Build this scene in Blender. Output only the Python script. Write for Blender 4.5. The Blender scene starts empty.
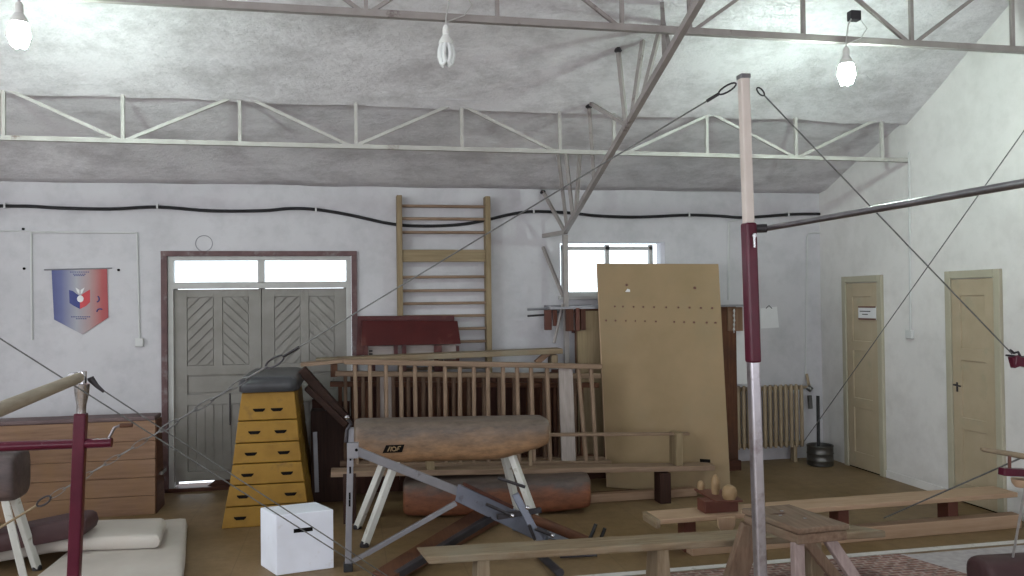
import bpy, bmesh, math, random
from mathutils import Vector, Matrix
random.seed(4)
C = bpy.context.scene.collection
V = Vector

# ------------------------------------------------------------------ camera numbers
F, YAW, PITCH, ROLL, H = 822.76, .1991, .0151, -.012, 1.75      # focal length in px of a 1024 px wide frame

def ray(px, py):
    u, v = px-512, py-288
    cr, sr = math.cos(ROLL), math.sin(ROLL)
    X, U = (cr*u+sr*v)/F, -(-sr*u+cr*v)/F
    cp, sp = math.cos(PITCH), math.sin(PITCH)
    Y, z = cp-sp*U, sp+cp*U
    c, s = math.cos(YAW), math.sin(YAW)
    return V((c*X+s*Y, -s*X+c*Y, z))
# survey helpers: where a sight line meets a known plane of the room
def aY(px, py, Y): r = ray(px, py); return V((0, 0, H))+r*(Y/r.y)
def aZ(px, py, Z): r = ray(px, py); return V((0, 0, H))+r*((Z-H)/r.z)
def aX(px, py, X): r = ray(px, py); return V((0, 0, H))+r*(X/r.x)

BACK, RIGHT, LEFT, FRONT = 8.18, 5.105, -5.6, -3.2
PROF = [(8.18, 2.86), (6.745, 3.375), (6.725, 3.335), (5.5, 4.02), (2.4, 5.68), (-.6, 4.05), (-3.2, 2.86)]
def ceil_z(Y):
    for (a, za), (b, zb) in zip(PROF, PROF[1:]):
        if b <= Y <= a: return za+(zb-za)*(a-Y)/(a-b)
    return PROF[0][1]
def aC(px, py):                                   # sight line onto the ceiling
    r = ray(px, py); t = 2
    while H+r.z*t < ceil_z(r.y*t) and r.y*t < BACK-.03: t += .004
    return V((0, 0, H))+r*t

# ------------------------------------------------------------------ materials
M = {}
def new_mat(name, rough=.6, metal=0.0, spec=.5):
    m = bpy.data.materials.new(name); m.use_nodes = True
    b = m.node_tree.nodes['Principled BSDF']
    b.inputs['Roughness'].default_value = rough
    b.inputs['Metallic'].default_value = metal
    b.inputs['Specular IOR Level'].default_value = spec
    return m, m.node_tree, b
def ramp(nt, src, stops):
    r = nt.nodes.new('ShaderNodeValToRGB'); e = r.color_ramp.elements
    while len(e) < len(stops): e.new(.5)
    for k, (p, c) in enumerate(stops): e[k].position = p; e[k].color = (*c, 1)
    nt.links.new(src, r.inputs[0]); return r.outputs[0]
def noise(nt, scale, detail=4, mapping=None, rough=.55):
    tc = nt.nodes.new('ShaderNodeTexCoord'); mp = nt.nodes.new('ShaderNodeMapping')
    if mapping: mp.inputs['Scale'].default_value = mapping
    n = nt.nodes.new('ShaderNodeTexNoise'); n.inputs['Scale'].default_value = scale
    n.inputs['Detail'].default_value = detail; n.inputs['Roughness'].default_value = rough
    nt.links.new(tc.outputs['Object'], mp.inputs[0]); nt.links.new(mp.outputs[0], n.inputs['Vector'])
    return n.outputs['Fac']
def mix(nt, a, b, fac, mode='MIX'):
    x = nt.nodes.new('ShaderNodeMix'); x.data_type = 'RGBA'; x.blend_type = mode
    for s, v in ((0, fac), (6, a), (7, b)):
        if hasattr(v, 'links'): nt.links.new(v, x.inputs[s])
        elif s == 0: x.inputs[0].default_value = v
        else: x.inputs[s].default_value = (*v, 1)
    return x.outputs[2]
def bump(nt, b, h, strength, dist):
    n = nt.nodes.new('ShaderNodeBump'); n.inputs['Strength'].default_value = strength
    n.inputs['Distance'].default_value = dist
    nt.links.new(h, n.inputs['Height']); nt.links.new(n.outputs[0], b.inputs['Normal'])
def speckled(name, c1, c2, scale=6, rough=.6, metal=0, bmp=.1, dist=.004, mapping=None, dirt=None, dscale=3, damount=(.55, .75), spec=.28):
    m, nt, b = new_mat(name, rough, metal, spec)
    f = noise(nt, scale, 6, mapping)
    col = ramp(nt, f, [(.32, c1), (.68, c2)])
    if dirt:
        g = noise(nt, dscale, 8, None, .65)
        gr = ramp(nt, g, [(damount[0], (0, 0, 0)), (damount[1], (1, 1, 1))])
        col = mix(nt, col, dirt, gr)
    nt.links.new(col, b.inputs['Base Color'])
    if bmp: bump(nt, b, f, bmp, dist)
    M[name] = m; return m
def wood(name, dark, light, axis='x', rough=.6, worn=None, scale=3.0):
    sc = {'x': (1, 14, 14), 'y': (14, 1, 14), 'z': (14, 14, 1)}[axis]
    m, nt, b = new_mat(name, rough, 0, .18)
    f = noise(nt, scale, 7, sc, .6)
    col = ramp(nt, f, [(.3, dark), (.7, light)])
    if worn:
        g = noise(nt, 2.2, 8, None, .7)
        gr = ramp(nt, g, [(.45, (0, 0, 0)), (.68, (1, 1, 1))])
        col = mix(nt, col, worn, gr)
    nt.links.new(col, b.inputs['Base Color']); bump(nt, b, f, .25, .003)
    M[name] = m; return m
def woodset(name, dark, light, **k):
    for a in 'xyz': wood(name+'_'+a, dark, light, a, **k)

# plaster walls
def plaster(name, base, stain, bs, bd, detail_scale):
    m, nt, b = new_mat(name, .85, 0, .25)
    f1 = noise(nt, .8, 6, None, .6); f2 = noise(nt, detail_scale, 8, None, .6); f3 = noise(nt, 3.5, 8, None, .7)
    c = ramp(nt, f1, [(.3, stain), (.6, base)])
    c2 = ramp(nt, f3, [(.35, tuple(x*.87 for x in base)), (.55, (1, 1, 1))])
    c = mix(nt, c, c2, .22, 'MULTIPLY')
    nt.links.new(c, b.inputs['Base Color'])
    bump(nt, b, f2, bs, bd); M[name] = m
    return m
plaster('wall_plaster', (.50, .488, .512), (.435, .425, .447), .35, .01, 14)
plaster('gable_plaster', (.64, .62, .61), (.565, .55, .54), .25, .008, 14)
# sprayed ceiling
m, nt, b = new_mat('ceiling_plaster', .95, 0, .1)
f1 = noise(nt, .7, 5, (1, 1, 1)); f2 = noise(nt, 15, 10, (1, 2.0, 2.0), .75); f3 = noise(nt, 2.2, 9, (1, 1.6, 1.6), .75)
c = ramp(nt, f1, [(.3, (.62, .605, .625)), (.7, (.78, .76, .785))])
c2 = ramp(nt, f3, [(.38, (.68, .67, .67)), (.56, (1, 1, 1))])
c = mix(nt, c, c2, .8, 'MULTIPLY'); nt.links.new(c, b.inputs['Base Color'])
bump(nt, b, f2, .8, .03); M['ceiling'] = m
# floor
m, nt, b = new_mat('worn_floor', .5, 0, .22)
f1 = noise(nt, 1.1, 8, None, .65); f2 = noise(nt, 12, 8, None, .7)
c = ramp(nt, f1, [(.3, (.145, .09, .036)), (.52, (.20, .134, .07)), (.75, (.26, .182, .108))])
c2 = ramp(nt, f2, [(.35, (.72, .7, .66)), (.6, (1, 1, 1))])
c = mix(nt, c, c2, .6, 'MULTIPLY')
tc = nt.nodes.new('ShaderNodeTexCoord'); br = nt.nodes.new('ShaderNodeTexBrick')      # linoleum tiles
br.inputs['Scale'].default_value = 1.0; br.inputs['Brick Width'].default_value = .5; br.inputs['Row Height'].default_value = .5
br.offset = 0; br.inputs['Mortar Size'].default_value = .004; br.inputs['Color1'].default_value = (1, 1, 1, 1)
br.inputs['Color2'].default_value = (.93, .93, .93, 1); br.inputs['Mortar'].default_value = (.6, .6, .6, 1)
nt.links.new(tc.outputs['Object'], br.inputs['Vector'])
c = mix(nt, c, br.outputs['Color'], .5, 'MULTIPLY')
nt.links.new(c, b.inputs['Base Color']); bump(nt, b, f2, .15, .004); M['floor'] = m

woodset('pale_wood', (0.155, 0.103, 0.067), (0.258, 0.178, 0.127))
woodset('bench_wood', (0.145, 0.102, 0.060), (0.260, 0.199, 0.133), worn=(.21, .18, .13))
woodset('fresh_wood', (0.300, 0.195, 0.120), (0.413, 0.292, 0.203), worn=(.36, .25, .165))
woodset('bar_wood', (0.177, 0.131, 0.074), (0.258, 0.197, 0.122))
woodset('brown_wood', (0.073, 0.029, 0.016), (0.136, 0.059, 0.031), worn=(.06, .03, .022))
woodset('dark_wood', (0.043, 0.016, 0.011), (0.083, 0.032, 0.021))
woodset('box_wood', (0.141, 0.079, 0.048), (0.230, 0.138, 0.089), worn=(.20, .115, .06), rough=.45)
woodset('rail_wood', (0.253, 0.210, 0.157), (0.380, 0.320, 0.247))
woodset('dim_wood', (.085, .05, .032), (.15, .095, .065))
woodset('shadow_wood', (.022, .010, .008), (.045, .021, .015))  # near-black brown for the slanted planks, crate and support blocks
woodset('grey_wood', (0.242, 0.205, 0.191), (0.339, 0.295, 0.275))
woodset('stool_wood', (0.109, 0.068, 0.046), (0.218, 0.148, 0.104), worn=(.15, .125, .09))
woodset('purple_wood', (.22, .165, .155), (.33, .26, .245))
speckled('hardboard', (0.215, 0.152, 0.083), (0.262, 0.185, 0.106), 2.2, .7, 0, .05, dirt=(.22, .17, .105), dscale=1.5, damount=(.5, .8))
speckled('yellow_paint', (.215, .112, .014), (.27, .148, .02), 7, .55, 0, .05, dirt=(.13, .065, .02), dscale=7, damount=(.56, .74))
speckled('maroon_paint', (0.062, 0.006, 0.017), (0.087, 0.010, 0.025), 8, .28, 0, .03, dirt=(.2, .1, .11), dscale=20, damount=(.66, .74))
speckled('red_paint', (0.042, 0.003, 0.003), (0.058, 0.004, 0.004), 6, .45, 0, .05, dirt=(.1, .04, .03), dscale=6)
speckled('brown_red_paint', (0.090, 0.030, 0.021), (0.120, 0.045, 0.030), 6, .5, 0, .05)
speckled('white_paint', (0.665, 0.695, 0.767), (0.741, 0.775, 0.859), 5, .4, 0, .04, dirt=(.5, .48, .44), dscale=6, damount=(.62, .78))
speckled('leg_white', (0.510, 0.510, 0.476), (0.595, 0.595, 0.561), 7, .35, 0, .04, dirt=(.3, .27, .22), dscale=14, damount=(.6, .7))
speckled('mat_cover', (0.418, 0.378, 0.342), (0.474, 0.431, 0.389), 3, .7, 0, .25, .012, dirt=(.48, .46, .42), dscale=2.5)
speckled('casing_cream', (0.341, 0.317, 0.240), (0.389, 0.359, 0.279), 4, .45, 0, .05)
speckled('door_cream', (0.347, 0.284, 0.194), (0.395, 0.322, 0.227), 4, .45, 0, .05, dirt=(.30, .28, .2), dscale=5)
speckled('door_grey', (0.185, 0.173, 0.158), (0.228, 0.216, 0.201), 5, .6, 0, .08, dirt=(.24, .23, .21), dscale=4)
speckled('frame_grey', (0.345, 0.338, 0.330), (0.405, 0.398, 0.390), 5, .5, 0, .05)
speckled('frame_maroon', (0.084, 0.045, 0.048), (0.126, 0.073, 0.073), 9, .6, 0, .1, dirt=(.22, .2, .2), dscale=8)
speckled('truss_paint', (0.342, 0.329, 0.308), (0.423, 0.410, 0.389), 6, .5, 0, .1, dirt=(.16, .12, .1), dscale=4, damount=(.6, .68))
speckled('rafter_shaded_purlin_paint', (0.240, 0.216, 0.208), (0.304, 0.280, 0.268), 6, .45, 0, .1, dirt=(.12, .09, .09), dscale=5, damount=(.6, .68))
speckled('grey_metal', (0.196, 0.195, 0.216), (0.246, 0.242, 0.259), 6, .4, .35, .05, dirt=(.1, .09, .1), dscale=9, damount=(.62, .72))
speckled('blue_metal', (0.136, 0.151, 0.191), (0.184, 0.194, 0.238), 6, .4, .3, .05, dirt=(.08, .08, .1), dscale=9, damount=(.6, .72))
speckled('dark_metal', (.03, .028, .032), (.055, .05, .055), 8, .45, .4, .05)
speckled('chrome', (.55, .55, .58), (.68, .68, .70), 8, .2, 1, .03, dirt=(.35, .32, .33), dscale=18, damount=(.5, .7))
speckled('post_steel', (.42, .40, .44), (.55, .53, .57), 5, .3, .85, .03, dirt=(.25, .2, .22), dscale=8, damount=(.5, .7))
speckled('post_beige', (0.525, 0.462, 0.420), (0.609, 0.546, 0.504), 5, .5, 0, .03)
speckled('bar_steel', (.22, .21, .23), (.32, .31, .33), 9, .28, .9, .03)
speckled('rope_wire', (.13, .13, .13), (.2, .2, .2), 30, .5, .6, 0)
speckled('pale_wire', (.42, .41, .40), (.5, .49, .48), 30, .5, .5, 0)
speckled('black_rubber', (.012, .012, .013), (.022, .022, .024), 9, .5, 0, .05)
speckled('radiator_cream', (0.278, 0.212, 0.140), (0.328, 0.251, 0.172), 6, .5, 0, .04, dirt=(.32, .25, .17), dscale=7)
speckled('galvanised', (.09, .088, .085), (.15, .145, .14), 5, .35, .75, .06)
speckled('black_leather', (0.034, 0.034, 0.037), (0.056, 0.056, 0.062), 5, .32, 0, .15)
speckled('brown_pad', (.045, .022, .024), (.075, .04, .042), 4, .55, 0, .2)
speckled('plum_pad', (.09, .06, .062), (.13, .09, .09), 4, .6, 0, .2)
speckled('paper', (.60, .60, .61), (.66, .66, .67), 5, .7, 0, 0)
speckled('conduit_white', (0.464, 0.464, 0.464), (0.512, 0.512, 0.512), 6, .5, 0, 0)
speckled('knob_wood', (0.223, 0.145, 0.072), (0.285, 0.191, 0.105), 5, .5, 0, .05)
speckled('bulb_body', (.62, .62, .60), (.68, .68, .66), 5, .4, 0, 0)
speckled('line_white', (.50, .48, .47), (.66, .64, .62), 10, .6, 0, .05, dirt=(.3, .27, .25), dscale=10, damount=(.55, .7))
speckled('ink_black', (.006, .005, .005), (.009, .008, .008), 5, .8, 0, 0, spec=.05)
speckled('ink_blue', (.035, .045, .16), (.05, .06, .2), 5, .6, 0, 0)
speckled('ink_red', (.42, .05, .06), (.5, .07, .08), 5, .6, 0, 0)
speckled('ink_rust', (0.132, 0.060, 0.048), (0.156, 0.072, 0.060), 5, .6, 0, 0)
speckled('lamp_tube_off', (.66, .68, .68), (.74, .76, .76), 5, .25, 0, 0)

# leather of the vaulting horses: scuffed grey on the upper side, tan below
def leather(name, top, side, z0, z1):
    m, nt, b = new_mat(name, .5, 0, .4)
    tc = nt.nodes.new('ShaderNodeTexCoord'); sp = nt.nodes.new('ShaderNodeSeparateXYZ')
    nt.links.new(tc.outputs['Object'], sp.inputs[0])
    n = noise(nt, 3.2, 8, (1, 2, 2.5), .7); n2 = noise(nt, 9, 7, (1, 3, 3), .7)
    add = nt.nodes.new('ShaderNodeMath'); add.operation = 'MULTIPLY_ADD'
    nt.links.new(n, add.inputs[0]); add.inputs[1].default_value = .30; nt.links.new(sp.outputs[2], add.inputs[2])
    mr = nt.nodes.new('ShaderNodeMapRange'); nt.links.new(add.outputs[0], mr.inputs[0])
    mr.inputs[1].default_value = z0+.15; mr.inputs[2].default_value = z1+.15
    s = ramp(nt, n2, [(.32, tuple(x*.55 for x in side)), (.62, tuple(x*1.1 for x in side))])
    t = ramp(nt, n2, [(.32, tuple(x*.6 for x in top)), (.66, tuple(x*1.15 for x in top))])
    c = mix(nt, s, t, mr.outputs[0]); nt.links.new(c, b.inputs['Base Color'])
    bump(nt, b, n2, .3, .004); M[name] = m

# glass, lamp, pennant, rug
def glass(name):
    m = bpy.data.materials.new(name); m.use_nodes = True; nt = m.node_tree; nt.nodes.clear()
    o = nt.nodes.new('ShaderNodeOutputMaterial'); t = nt.nodes.new('ShaderNodeBsdfTransparent'); g = nt.nodes.new('ShaderNodeBsdfGlossy')
    g.inputs['Roughness'].default_value = .05; t.inputs[0].default_value = (.93, .95, .95, 1)
    x = nt.nodes.new('ShaderNodeMixShader'); x.inputs[0].default_value = .06
    nt.links.new(t.outputs[0], x.inputs[1]); nt.links.new(g.outputs[0], x.inputs[2]); nt.links.new(x.outputs[0], o.inputs[0]); M[name] = m
glass('glass')
m, nt, b = new_mat('lamp_tube_lit', .4)
b.inputs['Base Color'].default_value = (.9, 1, .95, 1); b.inputs['Emission Color'].default_value = (.80, 1, .90, 1)
b.inputs['Emission Strength'].default_value = 370; M['lamp_tube_lit'] = m
m, nt, b = new_mat('pennant_cloth', .75, 0, .2)
tc = nt.nodes.new('ShaderNodeTexCoord'); sp = nt.nodes.new('ShaderNodeSeparateXYZ'); nt.links.new(tc.outputs['Object'], sp.inputs[0])
mr = nt.nodes.new('ShaderNodeMapRange'); nt.links.new(sp.outputs[0], mr.inputs[0]); mr.inputs[1].default_value = -.27; mr.inputs[2].default_value = .27
c = ramp(nt, mr.outputs[0], [(0, (.07, .08, .20)), (.22, (.13, .14, .27)), (.46, (.34, .34, .38)), (.66, (.36, .26, .26)), (.86, (.36, .10, .10)), (1, (.32, .07, .085))])
n = noise(nt, 6, 6); c = mix(nt, c, ramp(nt, n, [(.3, (.85, .85, .85)), (.6, (1, 1, 1))]), .5, 'MULTIPLY')
nt.links.new(c, b.inputs['Base Color']); M['pennant_cloth'] = m
m, nt, b = new_mat('rug_weave', .95, 0, .1)
tc = nt.nodes.new('ShaderNodeTexCoord'); br = nt.nodes.new('ShaderNodeTexBrick'); nt.links.new(tc.outputs['Object'], br.inputs['Vector'])
br.inputs['Scale'].default_value = 1; br.inputs['Brick Width'].default_value = .085; br.inputs['Row Height'].default_value = .04
br.inputs['Mortar Size'].default_value = .012; br.inputs['Mortar Smooth'].default_value = 1
br.inputs['Color1'].default_value = (.24, .12, .10, 1); br.inputs['Color2'].default_value = (.36, .22, .19, 1); br.inputs['Mortar'].default_value = (.42, .34, .31, 1)
n = noise(nt, 25, 6); c = mix(nt, br.outputs['Color'], ramp(nt, n, [(.35, (.45, .45, .45)), (.6, (1, 1, 1))]), .9, 'MULTIPLY')
nt.links.new(c, b.inputs['Base Color']); M['rug_weave'] = m
speckled('rug_border', (.36, .33, .34), (.46, .43, .44), 20, .9, 0, .1)

# ------------------------------------------------------------------ mesh builder
def frame(d, up=V((0, 0, 1))):
    d = d.normalized()
    if abs(d.dot(up)) > .995: up = V((0, 1, 0)) if abs(d.y) < .9 else V((0, 0, 1))
    s = d.cross(up).normalized(); u = s.cross(d).normalized()
    return d, s, u
class MB:
    def __init__(s): s.bm = bmesh.new()
    def poly(s, vs, faces):
        b = [s.bm.verts.new(v) for v in vs]
        for f in faces:
            try: s.bm.faces.new([b[i] for i in f])
            except ValueError: pass
        return b
    def hexa(s, q):            # 8 points: bottom ring 0-3, top ring 4-7
        s.poly(q, [(3, 2, 1, 0), (4, 5, 6, 7), (0, 1, 5, 4), (1, 2, 6, 5), (2, 3, 7, 6), (3, 0, 4, 7)]); return s
    def box(s, x0, x1, y0, y1, z0, z1):
        return s.hexa([V(p) for p in ((x0, y0, z0), (x1, y0, z0), (x1, y1, z0), (x0, y1, z0), (x0, y0, z1), (x1, y0, z1), (x1, y1, z1), (x0, y1, z1))])
    def beam(s, p, q, w, h, up=V((0, 0, 1))):   # w sideways, h along up
        p, q = V(p), V(q); d, a, u = frame(q-p, V(up))
        return s.hexa([o+a*i*w/2+u*j*h/2 for o in (p, q) for i, j in ((-1, -1), (1, -1), (1, 1), (-1, 1))])
    def tube(s, pts, r, n=10):
        pts = [V(p) for p in pts]; rr = r if isinstance(r, (list, tuple)) else [r]*len(pts)
        rings = []; up = V((0, 0, 1))
        for i, p in enumerate(pts):
            d = (pts[min(i+1, len(pts)-1)]-pts[max(i-1, 0)])
            d, a, u = frame(d, up); up = u if i else u
            rings.append([s.bm.verts.new(p+(a*math.cos(t)+u*math.sin(t))*rr[i]) for t in [2*math.pi*k/n for k in range(n)]])
        for A, B in zip(rings, rings[1:]):
            for k in range(n): s.bm.faces.new((A[k], A[(k+1) % n], B[(k+1) % n], B[k]))
        s.bm.faces.new(rings[0][::-1]); s.bm.faces.new(rings[-1]); return s
    def lathe(s, base, prof, n=24, axis=V((0, 0, 1))):      # prof: (r, h)
        base = V(base); d, a, u = frame(V(axis), V((0, 1, 0)))
        rings = [[s.bm.verts.new(base+d*h+(a*math.cos(2*math.pi*k/n)+u*math.sin(2*math.pi*k/n))*max(r, .0005)) for k in range(n)] for r, h in prof]
        for A, B in zip(rings, rings[1:]):
            for k in range(n): s.bm.faces.new((A[k], A[(k+1) % n], B[(k+1) % n], B[k]))
        s.bm.faces.new(rings[0][::-1]); s.bm.faces.new(rings[-1]); return s
    def prism(s, pts, ext):
        pts = [V(p) for p in pts]; n = len(pts); e = V(ext)
        s.poly(pts+[p+e for p in pts], [tuple(range(n))[::-1], tuple(range(n, 2*n))]+[(i, (i+1) % n, n+(i+1) % n, n+i) for i in range(n)]); return s
    def loft(s, rings):
        R = [[s.bm.verts.new(p) for p in r] for r in rings]; n = len(R[0])
        for A, B in zip(R, R[1:]):
            for k in range(n): s.bm.faces.new((A[k], A[(k+1) % n], B[(k+1) % n], B[k]))
        s.bm.faces.new(R[0][::-1]); s.bm.faces.new(R[-1]); return s
    def ring(s, c, R, r, nrm, n=20, m=6):     # torus
        c = V(c); d, a, u = frame(V(nrm))
        rs = []
        for k in range(n):
            t = 2*math.pi*k/n; e = a*math.cos(t)+u*math.sin(t)
            rs.append([s.bm.verts.new(c+e*(R+r*math.cos(f))+d*r*math.sin(f)) for f in [2*math.pi*j/m for j in range(m)]])
        for k in range(n):
            A, B = rs[k], rs[(k+1) % n]
            for j in range(m): s.bm.faces.new((A[j], A[(j+1) % m], B[(j+1) % m], B[j]))
        return s

def wpos(o):
    p = V((0, 0, 0))
    while o is not None: p += o.location; o = o.parent
    return p
def obj(name, mb, mat, parent=None, smooth=False, bevel=0, sub=0):
    bm = mb.bm; bmesh.ops.recalc_face_normals(bm, faces=bm.faces[:])
    if parent is not None: org = wpos(parent); loc = V((0, 0, 0))
    else:
        vs = [v.co for v in bm.verts]
        org = V(((min(v.x for v in vs)+max(v.x for v in vs))/2, (min(v.y for v in vs)+max(v.y for v in vs))/2, min(v.z for v in vs))); loc = org
    bmesh.ops.translate(bm, vec=-org, verts=bm.verts[:])
    me = bpy.data.meshes.new(name); bm.to_mesh(me); bm.free()
    me.materials.append(M[mat] if isinstance(mat, str) else mat)
    if smooth:
        for p in me.polygons: p.use_smooth = True
        me.set_sharp_from_angle(angle=math.radians(42))
    o = bpy.data.objects.new(name, me); C.objects.link(o); o.location = loc
    if parent is not None: o.parent = parent
    if bevel:
        b = o.modifiers.new('b', 'BEVEL'); b.width = bevel; b.segments = 2; b.limit_method = 'ANGLE'
    if sub:
        q = o.modifiers.new('s', 'SUBSURF'); q.levels = q.render_levels = sub
    return o
def tag(o, label, cat, group=None):
    o['label'] = label; o['category'] = cat
    if group: o['group'] = group
    return o
def thing(name, label, cat, loc, group=None):
    o = bpy.data.objects.new(name, None); o.empty_display_size = .1; C.objects.link(o); o.location = V(loc)
    return tag(o, label, cat, group)
def struct(name, mb, mat, **k):
    o = obj(name, mb, mat, **k); o['kind'] = 'structure'; return o
def sroot(name, loc):
    o = bpy.data.objects.new(name, None); C.objects.link(o); o.location = V(loc); o['kind'] = 'structure'; return o
def copy_thing(root, loc, label, group=None):
    r = root.copy(); C.objects.link(r); r.location = V(loc); r['label'] = label
    if group: r['group'] = group
    for ch in list(root.children):
        c = ch.copy(); C.objects.link(c); c.parent = r
        for g in ch.children:
            d = g.copy(); C.objects.link(d); d.parent = c
    return r

# ================================================================== ROOM SHELL
T = .25
DX0, DX1, DZ = -1.66, .076, 2.222                    # double door opening
wa, wb = aY(560, 243, BACK), aY(665, 243, BACK)
WX0, WX1, WZ0, WZ1 = wa.x, wb.x, 1.79, 2.345          # small window opening
struct('floor', MB().box(LEFT-.3, RIGHT+.3, FRONT-.3, BACK+.3, -.12, 0), 'floor')
w = MB()
w.box(LEFT-T, DX0, BACK, BACK+T, 0, 2.99).box(DX0, DX1, BACK, BACK+T, DZ, 2.99).box(DX1, WX0, BACK, BACK+T, 0, 2.99)
w.box(WX0, WX1, BACK, BACK+T, 0, WZ0).box(WX0, WX1, BACK, BACK+T, WZ1, 2.99).box(WX1, RIGHT+T, BACK, BACK+T, 0, 2.99)
struct('wall_back', w, 'wall_plaster')
gable = lambda x: [V((x, FRONT, -.02))]+[V((x, y, z+.05)) for y, z in PROF[::-1]]+[V((x, BACK, -.02))]
struct('wall_right', MB().prism(gable(RIGHT), (T, 0, 0)), 'gable_plaster')
w = MB(); LW = [(-1.6, .2), (1.0, 2.8), (3.6, 5.4)]
hi = 3.02
w.prism([V((LEFT, y, z)) for y, z in ((BACK, -.02), (FRONT, -.02), (FRONT, 1.2), (BACK, 1.2))], (-T, 0, 0))
ys = [FRONT]+[v for p in LW for v in p]+[BACK]
for i in range(0, len(ys), 2): w.box(LEFT-T, LEFT, ys[i], ys[i+1], 1.2, 2.86 if i in (0, len(ys)-2) else hi)
w.prism([V((LEFT, BACK, 2.86)), V((LEFT, LW[2][1], 2.86)), V((LEFT, LW[2][1], hi)), V((LEFT, LW[0][0], hi)), V((LEFT, LW[0][0], 2.86)), V((LEFT, FRONT, 2.86))]+[V((LEFT, y, z+.05)) for y, z in PROF[::-1]], (-T, 0, 0))
struct('wall_left', w, 'gable_plaster')
for k, (y0, y1) in enumerate(LW):
    f = MB()
    for a, b_ in ((y0, y0+.06), (y1-.06, y1), ((y0+y1)/2-.03, (y0+y1)/2+.03)): f.box(LEFT-.15, LEFT-.09, a, b_, 1.2, hi)
    for a in (1.2, 2.2, hi-.06): f.box(LEFT-.15, LEFT-.09, y0, y1, a, a+.06)
    r = struct('window_%d' % (k+7), f, 'frame_grey')
    obj('pane', MB().box(LEFT-.125, LEFT-.119, y0, y1, 1.22, hi-.02), 'glass', r)
# wall behind the photographer, with the five tall windows that light the hall
FW = [(-4.9, -3.3), (-2.7, -1.1), (-.5, 1.1), (1.7, 3.3), (3.6, 4.85)]
w = MB(); w.box(LEFT-T, RIGHT+T, FRONT-T, FRONT, 0, .95).box(LEFT-T, RIGHT+T, FRONT-T, FRONT, 2.65, 2.99)
xs = [LEFT-T]+[v for p in FW for v in p]+[RIGHT+T]
for i in range(0, len(xs), 2): w.box(xs[i], xs[i+1], FRONT-T, FRONT, .95, 2.65)
struct('wall_front', w, 'wall_plaster')
for k, (x0, x1) in enumerate(FW):
    f = MB()
    for a, b_ in ((x0, x0+.06), (x1-.06, x1), ((x0+x1)/2-.03, (x0+x1)/2+.03)): f.box(a, b_, FRONT-.15, FRONT-.09, .95, 2.65)
    for a in (.95, 1.95, 2.59): f.box(x0, x1, FRONT-.15, FRONT-.09, a, a+.06)
    r = struct('window_%d' % (k+2), f, 'frame_grey')
    obj('pane', MB().box(x0, x1, FRONT-.125, FRONT-.119, .97, 2.63), 'glass', r)
# ceiling: the underside of the pitched roof, slightly uneven
w = MB(); NX, sub = 60, 10
prof = []
for (a, za), (b_, zb) in zip(PROF, PROF[1:]):
    for k in range(sub): prof.append((a+(b_-a)*k/sub, za+(zb-za)*k/sub))
prof.append(PROF[-1])
from mathutils import noise as mn
grid = []
for (y, z) in prof:
    grid.append([w.bm.verts.new((LEFT-T+(RIGHT-LEFT+2*T)*i/NX, y if abs(y-BACK) > .01 else y+.2, (z+.022*mn.noise(V((i*.45, y*2.3, 1.7)))) if abs(y-BACK) > .01 else z-.01)) for i in range(NX+1)])
for A, B in zip(grid, grid[1:]):
    for i in range(NX): w.bm.faces.new((A[i], A[i+1], B[i+1], B[i]))
o = struct('ceiling', w, 'ceiling', smooth=True)
sol = o.modifiers.new('t', 'SOLIDIFY'); sol.thickness = .12; sol.offset = 0
# make sure the shell grows upwards only
sol.offset = 1 if o.data.polygons[0].normal.z > 0 else -1

# ---- window 1 (small, back wall)
yy = BACK+.12
f = MB(); f.box(WX0+.05, WX0+.10, yy, yy+.05, WZ0, WZ1-.02).box(WX1-.13, WX1-.09, yy, yy+.05, WZ0, WZ1-.02)
mx = aY(607, 260, BACK+.14).x
f.box(mx-.02, mx+.02, yy, yy+.05, WZ0, WZ1-.02).box(WX0+.05, WX1-.09, yy, yy+.05, WZ1-.075, WZ1-.04).box(WX0+.05, WX1-.09, yy, yy+.05, WZ0, WZ0+.04)
wn = struct('window_1', f, 'frame_grey')
obj('pane', MB().box(WX0, WX1, yy+.02, yy+.026, WZ0, WZ1), 'glass', wn)
obj('sill', MB().box(WX0-.03, WX1+.03, BACK-.05, BACK+.12, WZ0-.04, WZ0-.002), 'frame_grey', wn, bevel=.005)

# ---- door 1: grey double door under a two-pane transom
d = sroot('door_1', ((DX0+DX1)/2, BACK, 0))
f = MB(); f.box(DX0-.03, DX0+.025, BACK-.03, BACK+.02, 0, DZ+.025).box(DX1-.025, DX1+.03, BACK-.03, BACK+.02, 0, DZ+.025)
obj('door_casing', f, 'frame_maroon', d, bevel=.004)
obj('door_header', MB().box(DX0-.03, DX1+.03, BACK-.034, BACK+.02, DZ-.02, DZ+.028), 'frame_maroon', d, bevel=.004)
zt = 1.945; xm = aY(261, 270, BACK).x
f = MB(); f.box(DX0+.026, DX0+.075, BACK-.005, BACK+.08, .0, DZ-.02).box(DX1-.075, DX1-.026, BACK-.005, BACK+.08, .0, DZ-.02)
f.box(DX0+.07, DX1-.07, BACK-.004, BACK+.08, DZ-.06, DZ-.021).box(DX0+.07, DX1-.07, BACK-.004, BACK+.08, zt-.05, zt+.012).box(xm-.03, xm+.03, BACK-.004, BACK+.08, zt, DZ-.05)
obj('inner_frame', f, 'frame_grey', d, bevel=.003)
obj('transom_pane', MB().box(DX0+.07, DX1-.07, BACK+.04, BACK+.046, zt, DZ-.04), 'glass', d)
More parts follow.
